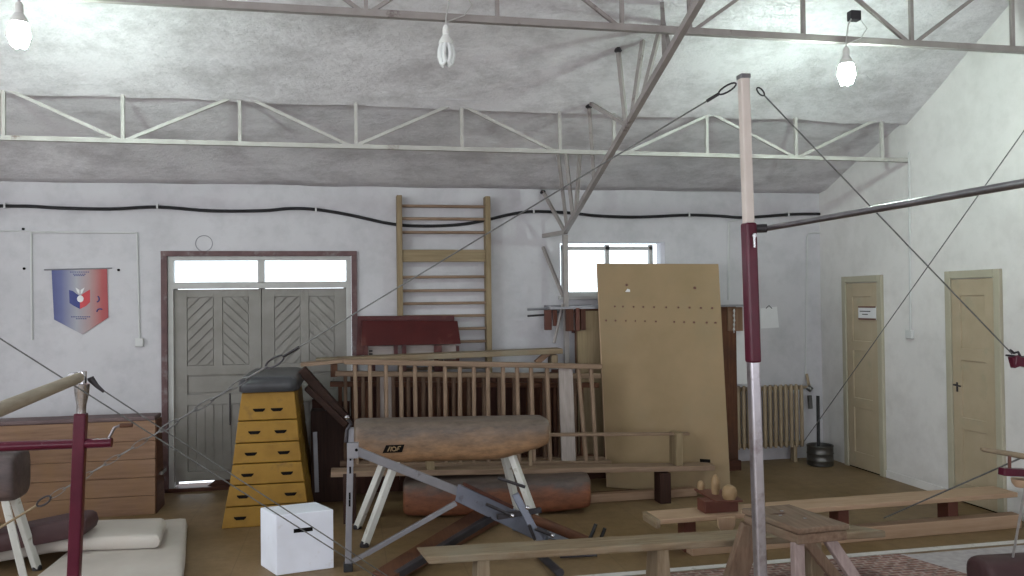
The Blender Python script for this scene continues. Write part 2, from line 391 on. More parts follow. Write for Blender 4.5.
def clip(poly, x0, x1, z0, z1):
    def cut(p, ins, inter):
        out = []
        for i in range(len(p)):
            a, b_ = p[i-1], p[i]
            if ins(b_):
                if not ins(a): out.append(inter(a, b_))
                out.append(b_)
            elif ins(a): out.append(inter(a, b_))
        return out
    for k, v, sgn in ((0, x0, 1), (0, x1, -1), (1, z0, 1), (1, z1, -1)):
        if not poly: return poly
        poly = cut(poly, lambda q: (q[k]-v)*sgn >= 0, lambda a, b_: tuple(a[j]+(b_[j]-a[j])*(v-a[k])/(b_[k]-a[k]) for j in (0, 1)))
    return poly
def zz(px, py): p = aY(px, py, BACK+.03); return p.x, p.z
lx = [(DX0+.074, xm-.003), (xm+.003, DX1-.074)]
obj('rebate_strip', MB().box(xm-.03, xm+.03, BACK+.0705, BACK+.085, .05, zt-.04).box(DX0+.05, DX0+.10, BACK+.0705, BACK+.085, 0.05, zt-.04).box(DX1-.10, DX1-.05, BACK+.0705, BACK+.085, 0.05, zt-.04), 'door_grey', d)
for li, (x0, x1) in enumerate(lx):
    W_ = x1-x0; st = .115; bot = .085
    lf = MB(); lf.box(x0, x1, BACK+.045, BACK+.07, bot, zt-.055)
    lf.box(x0, x0+st, BACK+.025, BACK+.05, bot, zt-.055).box(x1-st, x1, BACK+.025, BACK+.05, bot, zt-.055)
    cx = (x0+x1)/2
    lf.box(cx-.04, cx+.04, BACK+.025, BACK+.05, 1.16, zt-.055)
    for a, b_ in ((zt-.13, zt-.055), (1.08, 1.17), (.80, .90), (bot, bot+.09)): lf.box(x0, x1, BACK+.026, BACK+.05, a, b_)
    leaf = obj('door_leaf', lf, 'door_grey', d, bevel=.003)
    for s_, (a, b_) in ((1, (x0+st, cx-.04)), (-1, (cx+.04, x1-st))):
        sl = MB(); g = .10
        for k in range(-14, 24):
            h = k*g
            q = [(a-.1, h+s_*(-.1)+1.1), (b_+.1, h+s_*(b_-a+.1)+1.1), (b_+.1, h+s_*(b_-a+.1)+1.1+g-.017), (a-.1, h-s_*.1+1.1+g-.017)]
            q = clip(q, a+.004, b_-.004, 1.175, zt-.135)
            if len(q) > 2: sl.prism([V((x, BACK+.030, z)) for x, z in q], (0, .016, 0))
        obj('chevron_panel', sl, 'door_grey', leaf)
    sl = MB(); n = 7; xa, xb = x0+st+.004, x1-st-.004
    for k in range(n): sl.box(xa+(xb-xa)*k/n, xa+(xb-xa)*(k+1)/n-.008, BACK+.036, BACK+.05, bot+.095, .795)
    obj('plank_panel', sl, 'door_grey', leaf)
    obj('lock_rail_panel', MB().box(xa+.01, xb-.01, BACK+.034, BACK+.05, .915, 1.065), 'door_grey', leaf, bevel=.004)
obj('bolt', MB().tube([(-1.09, BACK+.02, .90), (-1.09, BACK+.02, .60)], .006, 8), 'dark_metal', d)
obj('threshold_or_gap_shade', MB().box(DX0, DX1, BACK-.03, BACK+.2, .0, .035).prism([V((-1.30, BACK+.03, .035)), V((DX1-.03, BACK+.03, .035)), V((DX1-.03, BACK+.03, .088)), V((-1.22, BACK+.03, .088))], (0, .05, 0)), 'dark_wood_x', d)

# ---- doors 2 and 3 on the right wall
def cream_door(name, y0, y1, top, paper=False, handle=False):
    d = sroot(name, (RIGHT, (y0+y1)/2, 0)); X = RIGHT
    f = MB(); f.box(X-.035, X, y0, y0+.065, 0, top).box(X-.035, X, y1-.065, y1, 0, top).box(X-.035, X, y0+.0655, y1-.0655, top-.065, top)
    obj('door_casing', f, 'casing_cream', d, bevel=.005)
    a, b_ = y0+.07, y1-.07
    f = MB(); f.box(X-.012, X+.01, a, b_, .012, top-.07)
    f.box(X-.024, X-.01, a, a+.10, .012, top-.07).box(X-.024, X-.01, b_-.10, b_, .012, top-.07)
    for z0, z1 in ((.012, .17), (.62, .72), (1.20, 1.30), (top-.21, top-.07)): f.box(X-.023, X-.01, a, b_, z0, z1)
    leaf = obj('door_leaf', f, 'door_cream', d, bevel=.003)
    obj('threshold_or_gap_shade', MB().box(X-.014, X-.0, a-.006, b_+.006, .0, .011), 'ink_black', d)  # black strip standing in for the shade in the gap below the leaf
    if handle:
        h = MB(); h.tube([(X-.02, b_-.05, .99), (X-.06, b_-.05, .99), (X-.062, b_-.13, .985)], .007, 8)
        obj('door_handle', h, 'dark_metal', leaf, smooth=True)
        obj('keyhole_plate', MB().box(X-.027, X-.022, b_-.06, b_-.04, .93, 1.01), 'dark_metal', leaf)
    if paper:
        p = MB(); p.box(X-.03, X-.0245, a+.015, b_-.21, 1.515, 1.65)
        s_ = obj('paper_notice', p, 'paper', leaf)
        p = MB(); p.box(X-.032, X-.0302, a+.015, b_-.21, 1.634, 1.65).box(X-.032, X-.0302, a+.015, b_-.21, 1.515, 1.531)
        obj('notice_stripes', p, 'ink_rust', s_)
        p = MB()
        for k, (u0, u1) in enumerate(((.20, .34), (.24, .30))): p.box(X-.032, X-.0302, a+u0-.10, a+u1-.07, 1.595-.03*k, 1.603-.03*k)
        obj('notice_text', p, 'ink_black', s_)
    return d
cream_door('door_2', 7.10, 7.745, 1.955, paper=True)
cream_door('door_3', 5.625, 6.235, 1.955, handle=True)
# worn floor skirting line and painted floor line
struct('baseboard_right', MB().box(RIGHT-.012, RIGHT, 6.32, 7.12, 0, .07), 'gable_plaster')
struct('trim_1', MB().box(1.2, RIGHT-.02, 4.99, 5.055, 0, .003), 'line_white')

# ================================================================== STEEL ROOF
def brace(p, q, r, parent, mat='truss_paint', name='brace'):
    return obj(name, MB().beam(p, q, r, r), mat, parent)
def purlin(Y, Z, xs, nodes, label, xend, mat='truss_paint', ch=.034):
    t = thing('roof_truss', label, 'roof truss', (0, Y, Z))
    obj('bottom_chord', MB().beam((LEFT, Y, Z), (xend, Y, Z), .045, ch), mat, t)
    tz = ceil_z(Y)+.02
    for x in xs:
        brace((x, Y, Z), (x, Y, tz), .026, t, mat)
    for x in nodes:
        for sgn in ((-1, 1) if not isinstance(x, tuple) else (x[1],)):
            if isinstance(x, tuple): x = x[0]
            x2 = x+sgn*.80
            if x2 < RIGHT-.05: brace((x+sgn*.03, Y, Z+.01), (x2, Y, tz), .024, t, mat)
    return t
purlin(6.71, 3.0, [-5.05, -4.19, -3.34, -2.48, -1.655, -.803, .089, .947, 1.781, 2.26, 3.112, 3.967, 4.832], [-5.05, -3.34, -1.655, .06, (1.75, -1), (2.35, 1), 3.967],
       'pale steel lattice purlin nearer the back wall, low under the rough ceiling', RIGHT)
purlin(5.29, 3.59, [-5.0, -4.14, -3.28, -2.43, -1.57, -.72, .14, .99, 1.85, 2.34, 3.2, 4.07, 4.93], [-5.0, -3.28, -1.57, .14, (1.85, -1), (2.34, 1), 4.07],
       'steel lattice purlin nearer the camera that the lamps hang from', RIGHT, 'rafter_shaded_purlin_paint', .045)  # darker paint here puts the underside's shade into the purlin colour
# sloping rafter truss and the post under its end
RX = 2.138
E0 = V((RX, 7.9, 2.424)); slope = (3.574-2.424)/(7.9-4.675)
raf = thing('rafter_truss', 'sloping grey steel rafter rising towards the camera with struts up to the ceiling', 'roof truss', E0)
E1 = V((RX, 2.6, 2.424+slope*5.3))
obj('bottom_chord', MB().beam(E0, E1, .042, .048), 'rafter_shaded_purlin_paint', raf)
rx = lambda px, py: aX(px, py, RX)
for a, b_ in (((565, 230), (543, 193)), ((567, 226), (558, 155)), ((573, 214), (566, 155)), ((576, 211), (580, 153)),
             ((594, 170), (589, 107)), ((627, 125), (590, 105)), ((626, 111), (618, 51)), ((632, 109), (643, 42)),
             ((642, 66), (661, 27)), ((670, 58), (663, 24)), ((664, 24), (662, 4)), ((690, 20), (700, -25))):
    p = rx(*a)
    # drop the foot exactly onto the chord
    p.z = 2.424+slope*(7.9-p.y)
    q = aC(*b_)
    q.z += .015
    brace(p, q, .03, raf, 'rafter_shaded_purlin_paint')
for px_, py_ in ((543, 192), (589, 106), (618, 50)):
    q = aC(px_, py_); obj('gusset', MB().lathe(q-V((0, 0, .01)), [(.02, -.01), (.032, 0), (.02, .03)], 7), 'dark_metal', raf)
obj('wall_bracket', MB().beam(E0, aY(543, 236, BACK-.0), .03, .04), 'rafter_shaded_purlin_paint', raf)
post = thing('steel_post', 'slim grey steel post standing in front of the small window', 'post', (RX, 7.9, 0))
obj('shaft', MB().box(RX-.024, RX+.024, 7.876, 7.924, 0, 2.395), 'rafter_shaded_purlin_paint', post, bevel=.004)
obj('brace', MB().beam(aY(563, 296, 7.92), aY(543, 247, BACK), .028, .028), 'rafter_shaded_purlin_paint', post)
obj('brace', MB().beam(aY(563, 304, 7.87), aY(554, 343, 7.75), .022, .022), 'rafter_shaded_purlin_paint', post)

# ---- lamps
def lamp(px, py0, label, lit, scale=1):
    p = aY(px, py0, 5.24); p.z = 3.565
    t = thing('energy_saving_lamp', label, 'light bulb', p)
    z = p.z
    obj('wire', MB().tube([(p.x+.08, 5.27, z+.20), (p.x+.02, 5.24, z+.12), (p.x, 5.24, z), (p.x, 5.24, z-.05)], .005, 6), 'pale_wire', t)
    obj('wire', MB().tube([(p.x+.12, 5.27, z+.20), (p.x+.17, 5.24, z+.10), (p.x+.12, 5.24, z+.03), (p.x, 5.24, z-.02)], .004, 6), 'pale_wire', t)
    obj('socket', MB().lathe((p.x, 5.24, z-.115), [(.02, 0), (.024, .02), (.022, .06), (.012, .075)], 16), 'bulb_body', t, smooth=True)
    obj('ballast', MB().lathe((p.x, 5.24, z-.165), [(.048, 0), (.046, .02), (.022, .06)], 18), 'bulb_body', t, smooth=True)
    m_ = MB()
    for k in range(4):
        a = math.pi/4+k*math.pi/2; c_, s_ = math.cos(a), math.sin(a)
        b0, b1 = V((p.x+c_*.028-s_*.015, 5.24+s_*.028+c_*.015, 0)), V((p.x+c_*.028+s_*.015, 5.24+s_*.028-c_*.015, 0))
        o1, o2 = V((c_, s_, 0))*.012, V((c_, s_, 0))*.016
        m_.tube([b0+V((0, 0, z-.165)), b0+o1+V((0, 0, z-.20)), b0+o2+V((0, 0, z-.24)), b0+V((0, 0, z-.285)), (b0+b1)/2+V((0, 0, z-.297)), b1+V((0, 0, z-.285)), b1+o2+V((0, 0, z-.24)), b1+o1+V((0, 0, z-.20)), b1+V((0, 0, z-.165))], .0145, 8)
    obj('tube', m_, 'lamp_tube_lit' if lit else 'lamp_tube_off', t, smooth=True)
    if lit:
        obj('junction_box', MB().box(p.x+.055, p.x+.135, 5.25, 5.31, z+.165, z+.235), 'dark_metal', t, bevel=.006)
    return t
lamp(19, 2, 'lit energy-saving lamp at the upper left corner of the view', True)
lamp(446, 22, 'unlit white energy-saving lamp hanging from the purlin', False)
lamp(846, 45, 'lit energy-saving lamp right of the tall bar post', True)

# ================================================================== BACK WALL FITTINGS
# sagging black cable with its clips
pts = [(-60, 205), (0, 206), (30, 206.3), (60, 208), (110, 209), (158, 207), (210, 210.8), (262, 210.7), (290, 208.5), (316, 209.5), (350, 215), (392, 224), (425, 226), (460, 224.5), (486, 220), (512, 214), (535, 211.5), (570, 213), (600, 216), (640, 217), (688, 215), (720, 216), (745, 217.5), (790, 214.5), (822, 214)]
P_ = [aY(x, y, BACK-.024) for x, y in pts]; P_[-1].x = RIGHT-.01
sm = []
for i in range(len(P_)-1):
    p0, p1, p2, p3 = P_[max(i-1, 0)], P_[i], P_[i+1], P_[min(i+2, len(P_)-1)]
    for k in range(5):
        t_ = k/5; sm.append(.5*((2*p1)+(p2-p0)*t_+(2*p0-5*p1+4*p2-p3)*t_*t_+(3*p1-p0-3*p2+p3)*t_**3))
sm.append(P_[-1])
cab = thing('power_cable', 'black cable sagging along the top of the back wall', 'cable', P_[0])
obj('sheath', MB().tube(sm, .0155, 8), 'black_rubber', cab, smooth=True)
for x, y in ((6, 206), (158, 206.5), (316, 209.5), (533, 211.5), (688, 215), (787, 214.5)):
    p = aY(x, y, BACK)
    obj('clip', MB().box(p.x-.008, p.x+.008, BACK-.04, BACK-.0, p.z-.024, p.z+.024), 'conduit_white', cab)
# cable conduits
def conduit(name, pxs, label, r=.007, box=None, Y=BACK-.008, plane='y'):
    q = [aY(x, y, Y) if plane == 'y' else aX(x, y, Y) for x, y in pxs]
    t = thing(name, label, 'conduit', q[-1])
    obj('duct', MB().tube(q, r, 8), 'conduit_white', t, smooth=True)
    if box:
        p = q[-1]
        if plane == 'y': obj('socket_box', MB().box(p.x-.037, p.x+.037, BACK-.035, BACK, p.z-.08, p.z-.0), 'conduit_white', t, bevel=.008)
        else: obj('switch_box', MB().box(RIGHT-.035, RIGHT, p.y-.045, p.y+.045, p.z-.08, p.z), 'conduit_white', t, bevel=.008)
    return t
conduit('wall_conduit', [(30, 232), (137, 233), (139.5, 338)], 'thin white conduit running down to a socket between pennant and double door', .010, True)
conduit('wall_conduit', [(0, 231), (31, 231.5), (32, 340)], 'thin white conduit dropping down left of the pennant', .010)
conduit('wall_conduit', [(735, 220), (728.5, 222), (728.5, 300)], 'pale conduit hanging beside the top right corner of the tan board', .012)
conduit('wall_conduit', [(822, 232.5), (809, 233), (807, 236), (805.5, 376)], 'pale conduit running down to the radiator valve', .009)
conduit('wall_conduit', [(909, 152), (910.5, 330)], 'white conduit dropping down the right wall to a light switch', .011, True, RIGHT-.008, 'x')
# pennant
pc = aY(79, 268, BACK-.012)
pen = thing('wall_pennant', 'blue white and red pointed pennant with a small crest on the back wall', 'pennant', pc)
q = [(51.5, 269.5), (107, 268.5), (108.3, 317.5), (82.5, 334.5), (54, 319.5)]
obj('cloth', MB().prism([aY(x, y, BACK-.010) for x, y in q], (0, .004, 0)), 'pennant_cloth', pen)
obj('rod', MB().tube([aY(44, 269.8, BACK-.014), aY(112, 268.2, BACK-.014)], .006, 8), 'grey_metal', pen)
sh = [(69, 290), (73, 291), (76, 293.5), (80, 296), (80, 309), (74, 306), (69.5, 303)]
obj('crest_half', MB().prism([aY(x, y, BACK-.0115) for x, y in sh], (0, .001, 0)), 'ink_blue', pen)
sh = [(80, 296), (84, 293), (90, 289.5), (90, 302), (86, 306), (80, 309)]
obj('crest_half', MB().prism([aY(x, y, BACK-.0115) for x, y in sh], (0, .001, 0)), 'ink_red', pen)
obj('crest_ball', MB().prism([aY(80.3+3.3*math.cos(a*.524), 298.8+3.5*math.sin(a*.524), BACK-.0135) for a in range(12)], (0, .0015, 0)), 'paper', pen)
wv = MB()
for s_ in (-1, 1): wv.prism([aY(80+s_*x, y, BACK-.0125) for x, y in ((.6, 290), (4.5, 287.5), (2.5, 292.5), (.6, 294.5))], (0, .001, 0))
obj('crest_wings', wv, 'paper', pen)
dv = MB()
for a0, cx_, cy_ in ((-1.0, 96, 299), (3.2, 100, 312)):
    dv.tube([aY(cx_+3.2*math.cos(a0+k*.45), cy_+3.2*math.sin(a0+k*.45), BACK-.0125) for k in range(6)], .006, 6)
obj('figure_mark', dv, 'ink_blue', pen)
tx = MB()
for x0, x1, y in ((70, 90, 272.5), (73, 88, 274.6), (74, 87, 276), (71, 92, 317.3), (76, 88, 319.2)):
    for k in range(int((x1-x0)/2.2)):
        a = aY(x0+k*2.2, y, BACK-.012); tx.box(a.x, a.x+.013, BACK-.012, BACK-.0105, a.z, a.z+.008)
obj('lettering', tx, 'ink_blue', pen)
nl = MB()
p = aY(119, 270, BACK)
for x, y, lab in ((118.7, 270, 'small dark nail in the wall right of the pennant'), (24.3, 268.6, 'small dark nail in the wall left of the pennant'), (23.5, 229, 'dark bolt head in the wall above the left conduit')):
    p = aY(x, y, BACK); tag(obj('wall_nail', MB().lathe((p.x, BACK, p.z), [(.012, 0), (.012, .01), (.004, .014)], 10, V((0, -1, 0))), 'ink_black'), lab, 'nail')
# drawn ring above the door
rg = MB(); a = aY(204, 243.5, BACK-.002); rg.ring(a, .075, .0035, (0, 1, 0), 28, 5)
tag(obj('wire_ring', rg, 'grey_metal'), 'thin grey ring on the plaster above the double door', 'ring')
# paper sheet by the post
pp = MB().prism([aY(x, y, BACK-.006) for x, y in ((760.5, 308.5), (777, 306.5), (779, 327.5), (761, 328.5))], (0, .003, 0))
sh = tag(obj('notice_sheet', pp, 'paper'), 'white paper sheet pinned to the wall above the radiator', 'paper')
obj('printed_arrow', MB().tube([aY(766, 308.5, BACK-.008), aY(769, 305.5, BACK-.008), (aY(772, 308.5, BACK-.008))], .004, 6), 'ink_black', sh)

# wall bars fixed to the wall
def wall_bars_upright():
    a, b_ = aY(399, 196, 8.1), aY(487, 196, 8.1)
    x0, x1 = a.x, b_.x; t = thing('wall_bars', 'pale wooden wall bars mounted upright on the back wall', 'wall bars', ((x0+x1)/2, 8.1, .3))
    for x in (x0, x1): obj('upright', MB().box(x-.026, x+.026, 8.05, BACK-.0, .3, 2.79), 'bar_wood_z', t, bevel=.005)
    for y in (206.5, 219, 232.5, 277, 290.5, 303.3, 316, 329, 342, 355, 368, 381):
        z = aY(443, y, 8.12).z
        obj('rung', MB().beam((x0, 8.11, z), (x1, 8.11, z), .04, .028), 'pale_wood_x', t, bevel=.009)
    z = aY(443, 256, 8.12).z
    obj('wide_slat', MB().box(x0+.026, x1-.026, 8.07, 8.10, z-.06, z+.06), 'bar_wood_x', t, bevel=.004)
wall_bars_upright()

# radiator
ra, rb = aY(722, 386, 8.03), aY(801, 386, 8.03); z1 = aY(765, 386, 8.0).z; z0 = aY(765, 448, 8.0).z
rad = thing('radiator', 'cream cast iron column radiator under the notice sheet', 'radiator', ((ra.x+rb.x)/2, 8.03, 0))
n = 15
for k in range(n):
    x = ra.x+(rb.x-ra.x)*(k+.5)/n; m_ = MB()
    for yy_ in (7.975, 8.075): m_.tube([(x, yy_, z0+.0), (x, yy_, z0+.04), (x, yy_, z1-.04), (x, yy_, z1)], [.014, .02, .02, .014], 8)
    m_.box(x-.015, x+.015, 7.975, 8.075, z1-.05, z1-.01).box(x-.015, x+.015, 7.975, 8.075, z0+.01, z0+.05)
    obj('column', m_, 'radiator_cream', rad, smooth=True)
m_ = MB()
for z in (z0+.03, z1-.03): m_.tube([(ra.x, 8.025, z), (rb.x, 8.025, z)], .018, 8)
obj('hub_tube', m_, 'radiator_cream', rad)
for x in (ra.x+.1, rb.x-.1): obj('foot', MB().box(x-.02, x+.02, 7.99, 8.06, .0, z0+.02), 'radiator_cream', rad)
v = MB(); v.tube([(rb.x, 8.025, z1-.03), (rb.x+.10, 8.03, z1-.03), (rb.x+.13, 8.10, z1+.0), (rb.x+.13, 8.13, z1+.10)], .016, 8)
obj('pipe', v, 'radiator_cream', rad, smooth=True)
v = MB(); v.tube([(rb.x+.06, 8.0, z1-.03), (rb.x+.09, 7.97, z1-.06)], .03, 10).tube([(rb.x+.09, 8.02, z1-.12), (rb.x+.10, 8.02, z1-.26)], .025, 8)
obj('valve', v, 'galvanised', rad, smooth=True)
# drum with a broom handle
c0 = aZ(820, 464, 0); c0.y = 7.78; c0.x = aY(820, 450, 7.78).x
dr = thing('metal_tub', 'dark ribbed metal tub on the floor beside the radiator', 'tub', c0)
pr = [(.118, 0), (.13, .01), (.13, .05), (.137, .06), (.13, .07), (.13, .12), (.137, .13), (.13, .14), (.13, .19), (.136, .205), (.128, .215), (.12, .21), (.115, .15), (.02, .14)]
obj('shell', MB().lathe(c0, pr, 32), 'galvanised', dr, smooth=True)
obj('water', MB().lathe(c0+V((0, 0, .15)), [(.11, 0), (.11, .01)], 24), 'black_rubber', dr)
bh = aY(819, 396, 7.80)
tag(obj('broom_handle', MB().tube([(c0.x-.01, 7.79, .162), (bh.x, 7.82, bh.z)], .017, 10), 'black_rubber', smooth=True), 'black stick standing up in the metal tub', 'stick')

# ================================================================== PILE BY THE BACK WALL
# brown folded table behind the board
by = 7.80
a, b_ = aY(575, 309, by), aY(736, 309, by)
tb = thing('folded_table', 'brown wooden table folded upright behind the big tan board', 'table', ((a.x+b_.x)/2, by, 0))
obj('tabletop', MB().box(a.x, b_.x, by, by+.03, .10, a.z-.0), 'brown_wood_z', tb, bevel=.003)
obj('side_panel', MB().box(aY(577, 320, by-.03).x, aY(597, 320, by-.03).x+.05, by-.04, by-.002, .12, a.z-.02), 'bar_wood_z', tb)
obj('foot_rail', MB().box(a.x, b_.x, by-.06, by+.06, 0, .10), 'dark_wood_x', tb)
l, r = aY(548, 308, by), aY(746, 306.5, by)
obj('top_rail', MB().beam((l.x, by-.02, a.z+.012), (r.x, by-.02, a.z+.012), .09, .022), 'grey_metal', tb)
obj('yellow_corner', MB().box(aY(727, 310, by).x, aY(742, 310, by).x, by-.012, by+.0, aY(735, 331, by).z, a.z-.004), 'box_wood_z', tb)
rp = MB()
for k in range(5):
    p = aY(734.3+random.uniform(-.5, .5), 311+k*4.6, by-.02); rp.lathe(p, [(.004, -.02), (.012, 0), (.004, .02)], 8)
rp.tube([aY(734.5, 309, by-.02), aY(734, 333, by-.02)], .004, 6)
obj('cord', rp, 'paper', tb)
obj('lit_wall_patch', MB().box(aY(734, 340, by+.04).x, aY(748, 340, by+.04).x, by+.05, by+.06, aY(740, 384, by+.05).z, aY(740, 331, by+.05).z), 'paper', tb)  # white panel added to imitate the lit wall beside the table
# red-brown brackets and rods hung left of it
rk = thing('rod_rack', 'pair of steel rods with hanging red-brown brackets beside the steel post', 'rack', aY(560, 308, 7.99))
obj('rod', MB().tube([aY(527.5, 309.5, 7.97), aY(599, 306, 7.97)], .012, 8), 'grey_metal', rk)
obj('rod', MB().tube([aY(527.5, 316, 8.0), aY(549, 314.5, 8.0)], .010, 8), 'dark_metal', rk)
for x0, x1, y0, y1, mt in ((544.5, 552, 310, 330, 'brown_red_paint'), (553, 557.5, 310, 326, 'brown_red_paint'), (576, 580, 308, 331, 'brown_red_paint'), (566, 574, 309, 331, 'dark_wood_z'), (581, 586, 309, 330, 'dark_wood_z')):
    p, q = aY(x0, y0, 8.0), aY(x1, y1, 8.0)
    yq = 7.985 if x0 < 560 else 7.72
    p, q = aY(x0, y0, yq), aY(x1, y1, yq); obj('bracket', MB().box(p.x, q.x, yq, yq+.035, q.z, p.z), mt, rk, bevel=.004)
obj('bracket_foot', MB().box(aY(573, 331, 8).x, aY(582, 331, 8).x, 7.97, 8.05, aY(577, 333, 8).z, aY(577, 330.5, 8).z), 'red_paint', rk)
obj('wall_plate', MB().box(aY(546, 308, 8.1).x, aY(590, 308, 8.1).x, 8.06, BACK, aY(560, 313, 8.1).z, aY(560, 305, 8.1).z), 'grey_metal', rk)

# big tan board, leaning
Bt, Bb = 7.74, 7.40
tl, tr, br_, bl = aY(597.5, 263.5, Bt), aY(718.5, 264, Bt), aY(731.5, 500, Bb), aY(607.5, 487, Bb)
br_.z = bl.z = .012
br_ = aZ(732, 486, .012); br_.y = Bb; bl = V((aY(607.5, 486, Bb).x, Bb, .012)); br_ = aZ(731, 497, .012); bl = aZ(607.5, 487, .012); tr = aY(718.5, 264, 7.12)
n_ = V((0, .02, .0))
def bp(u, v_, off=0): return (bl*(1-u)+br_*u)*(1-v_)+(tl*(1-u)+tr*u)*v_+V((0, -off, 0))
bd = thing('hardboard_sheet', 'large tan hardboard sheet leaning upright in front of the small window', 'board', bl.lerp(br_, .5))
obj('sheet', MB().prism([bl, br_, tr, tl], (0, .018, 0)), 'hardboard', bd)
ed = MB(); ed.prism([bp(-.006, 0), bp(.0, 0), bp(.0, 1), bp(-.006, 1)], (0, .018, 0)); obj('pale_edge', ed, 'fresh_wood_z', bd)
hm = MB()
for v_, row in ((.80, [.13, .20, .29, .37, .46, .56, .66, .75, .84, .93]), (.735, [.05, .13, .22, .30, .38, .47, .62, .7, .78, .88, .95])):
    for u in row:
        c_ = bp(u, 1-(1-v_)*1.0, .001); hm.lathe(c_, [(.009, -.004), (.009, .012)], 8, V((0, -1, .0)))
c_ = bp(.24, .90, .001); hm.lathe(c_, [(.012, -.004), (.012, .012)], 8, V((0, -1, 0))); c_ = bp(.80, .89, .001); hm.lathe(c_, [(.012, -.004), (.012, .012)], 8, V((0, -1, 0)))
obj('screw_holes', hm, 'ink_rust', bd)
m_ = MB(); m_.prism([bp(.225, .868, .012), bp(.265, .868, .012), bp(.265, .879, .012), bp(.245, .882, .012)], (0, .013, 0))
obj('paint_chip', m_, 'paper', bd)
obj('hand_slot', MB().prism([bp(.77, .135, .012), bp(.85, .135, .012), bp(.85, .148, .012), bp(.77, .148, .012)], (0, .013, 0)), 'ink_black', bd)
# sideways wall bars
def side_bars(Y, rail_top, rail_bot, rungs, wides, label, mat='pale_wood', wmat='grey_wood_z', lean=.10, rmat=None, rail_h=.045):
    # rail_top/bot: pixel pairs of left and right ends
    A, B = aY(*rail_top[0], Y+lean), aY(*rail_top[1], Y+lean); c_, d_ = aY(*rail_bot[0], Y), aY(*rail_bot[1], Y)
    t = thing('wall_bars', label, 'wall bars', (A.lerp(B, .5).x, Y, min(c_.z, d_.z)))
    obj('upright', MB().beam(A, B, .08, rail_h), mat+'_x', t, bevel=.005)
    obj('upright', MB().beam(c_, d_, .08, rail_h), mat+'_x', t, bevel=.005)
    def pt(line, xx, yt):   # point on rail line at world x
        p, q = line; u = (xx-p.x)/(q.x-p.x); return p.lerp(q, u)
    for (xt_, xb_) in rungs:
        xa, xb = aY(xt_, 380, Y+lean).x, aY(xb_, 450, Y).x
        obj('rung', MB().beam(pt((c_, d_), xb, 0), pt((A, B), xa, 0), .034, .042, (0, 1, 0)), (rmat or mat)+'_z', t, bevel=.009)
    for (xt_, xb_, w_) in wides:
        xa, xb = aY(xt_, 380, Y+lean).x, aY(xb_, 450, Y).x
        obj('wide_slat', MB().beam(pt((c_, d_), xb, 0), pt((A, B), xa, 0), w_, .024, (0, 1, 0)), wmat, t, bevel=.003)
    return t
fr = [(355, 357), (370, 371), (386, 387), (401, 402), (415, 416), (430, 431), (445, 446), (460, 460), (474, 474), (488, 488.5), (503, 504), (517, 519), (531, 534), (547, 550), (578, 586), (591, 596)]
side_bars(7.16, ((344, 361.5), (601, 366.5)), ((352, 466), (610, 462.5)), fr, [(565.5, 568.5, .13)], 'frontmost pale wall bars lying on their side, with a wide light slat at right', lean=.08)
sr = [(345.5, 345.5)]+[(363+15.1*k, 363.5+15.1*k) for k in range(15)]
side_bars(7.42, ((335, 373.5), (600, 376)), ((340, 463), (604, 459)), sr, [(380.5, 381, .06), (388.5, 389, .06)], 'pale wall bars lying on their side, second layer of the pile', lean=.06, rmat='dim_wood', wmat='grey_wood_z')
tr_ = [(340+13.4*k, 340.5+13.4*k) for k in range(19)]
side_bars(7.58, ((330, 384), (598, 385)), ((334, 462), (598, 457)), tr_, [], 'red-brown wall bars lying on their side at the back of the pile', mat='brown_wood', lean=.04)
# dark boards behind
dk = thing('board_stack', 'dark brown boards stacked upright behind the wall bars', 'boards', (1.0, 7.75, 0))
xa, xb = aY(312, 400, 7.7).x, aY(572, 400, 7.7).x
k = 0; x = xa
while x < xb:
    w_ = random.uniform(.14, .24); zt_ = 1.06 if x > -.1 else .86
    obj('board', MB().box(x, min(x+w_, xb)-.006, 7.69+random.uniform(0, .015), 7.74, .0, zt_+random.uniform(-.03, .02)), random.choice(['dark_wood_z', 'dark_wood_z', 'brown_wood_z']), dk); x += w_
# two slanting dark planks at the left end
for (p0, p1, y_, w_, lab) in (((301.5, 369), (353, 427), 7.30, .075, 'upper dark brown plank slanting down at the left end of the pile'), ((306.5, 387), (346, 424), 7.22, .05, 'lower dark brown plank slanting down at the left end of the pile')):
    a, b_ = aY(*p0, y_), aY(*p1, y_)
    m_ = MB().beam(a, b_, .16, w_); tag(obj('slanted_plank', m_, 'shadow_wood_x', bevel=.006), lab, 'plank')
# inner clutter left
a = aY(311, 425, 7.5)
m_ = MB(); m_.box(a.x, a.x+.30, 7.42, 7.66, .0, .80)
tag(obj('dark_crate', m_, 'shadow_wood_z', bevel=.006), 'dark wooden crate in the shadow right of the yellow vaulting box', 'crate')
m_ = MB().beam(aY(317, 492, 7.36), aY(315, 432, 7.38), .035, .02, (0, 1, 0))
tag(obj('metal_strip', m_, 'grey_metal'), 'dull metal strip leaning against the dark crate', 'strip')

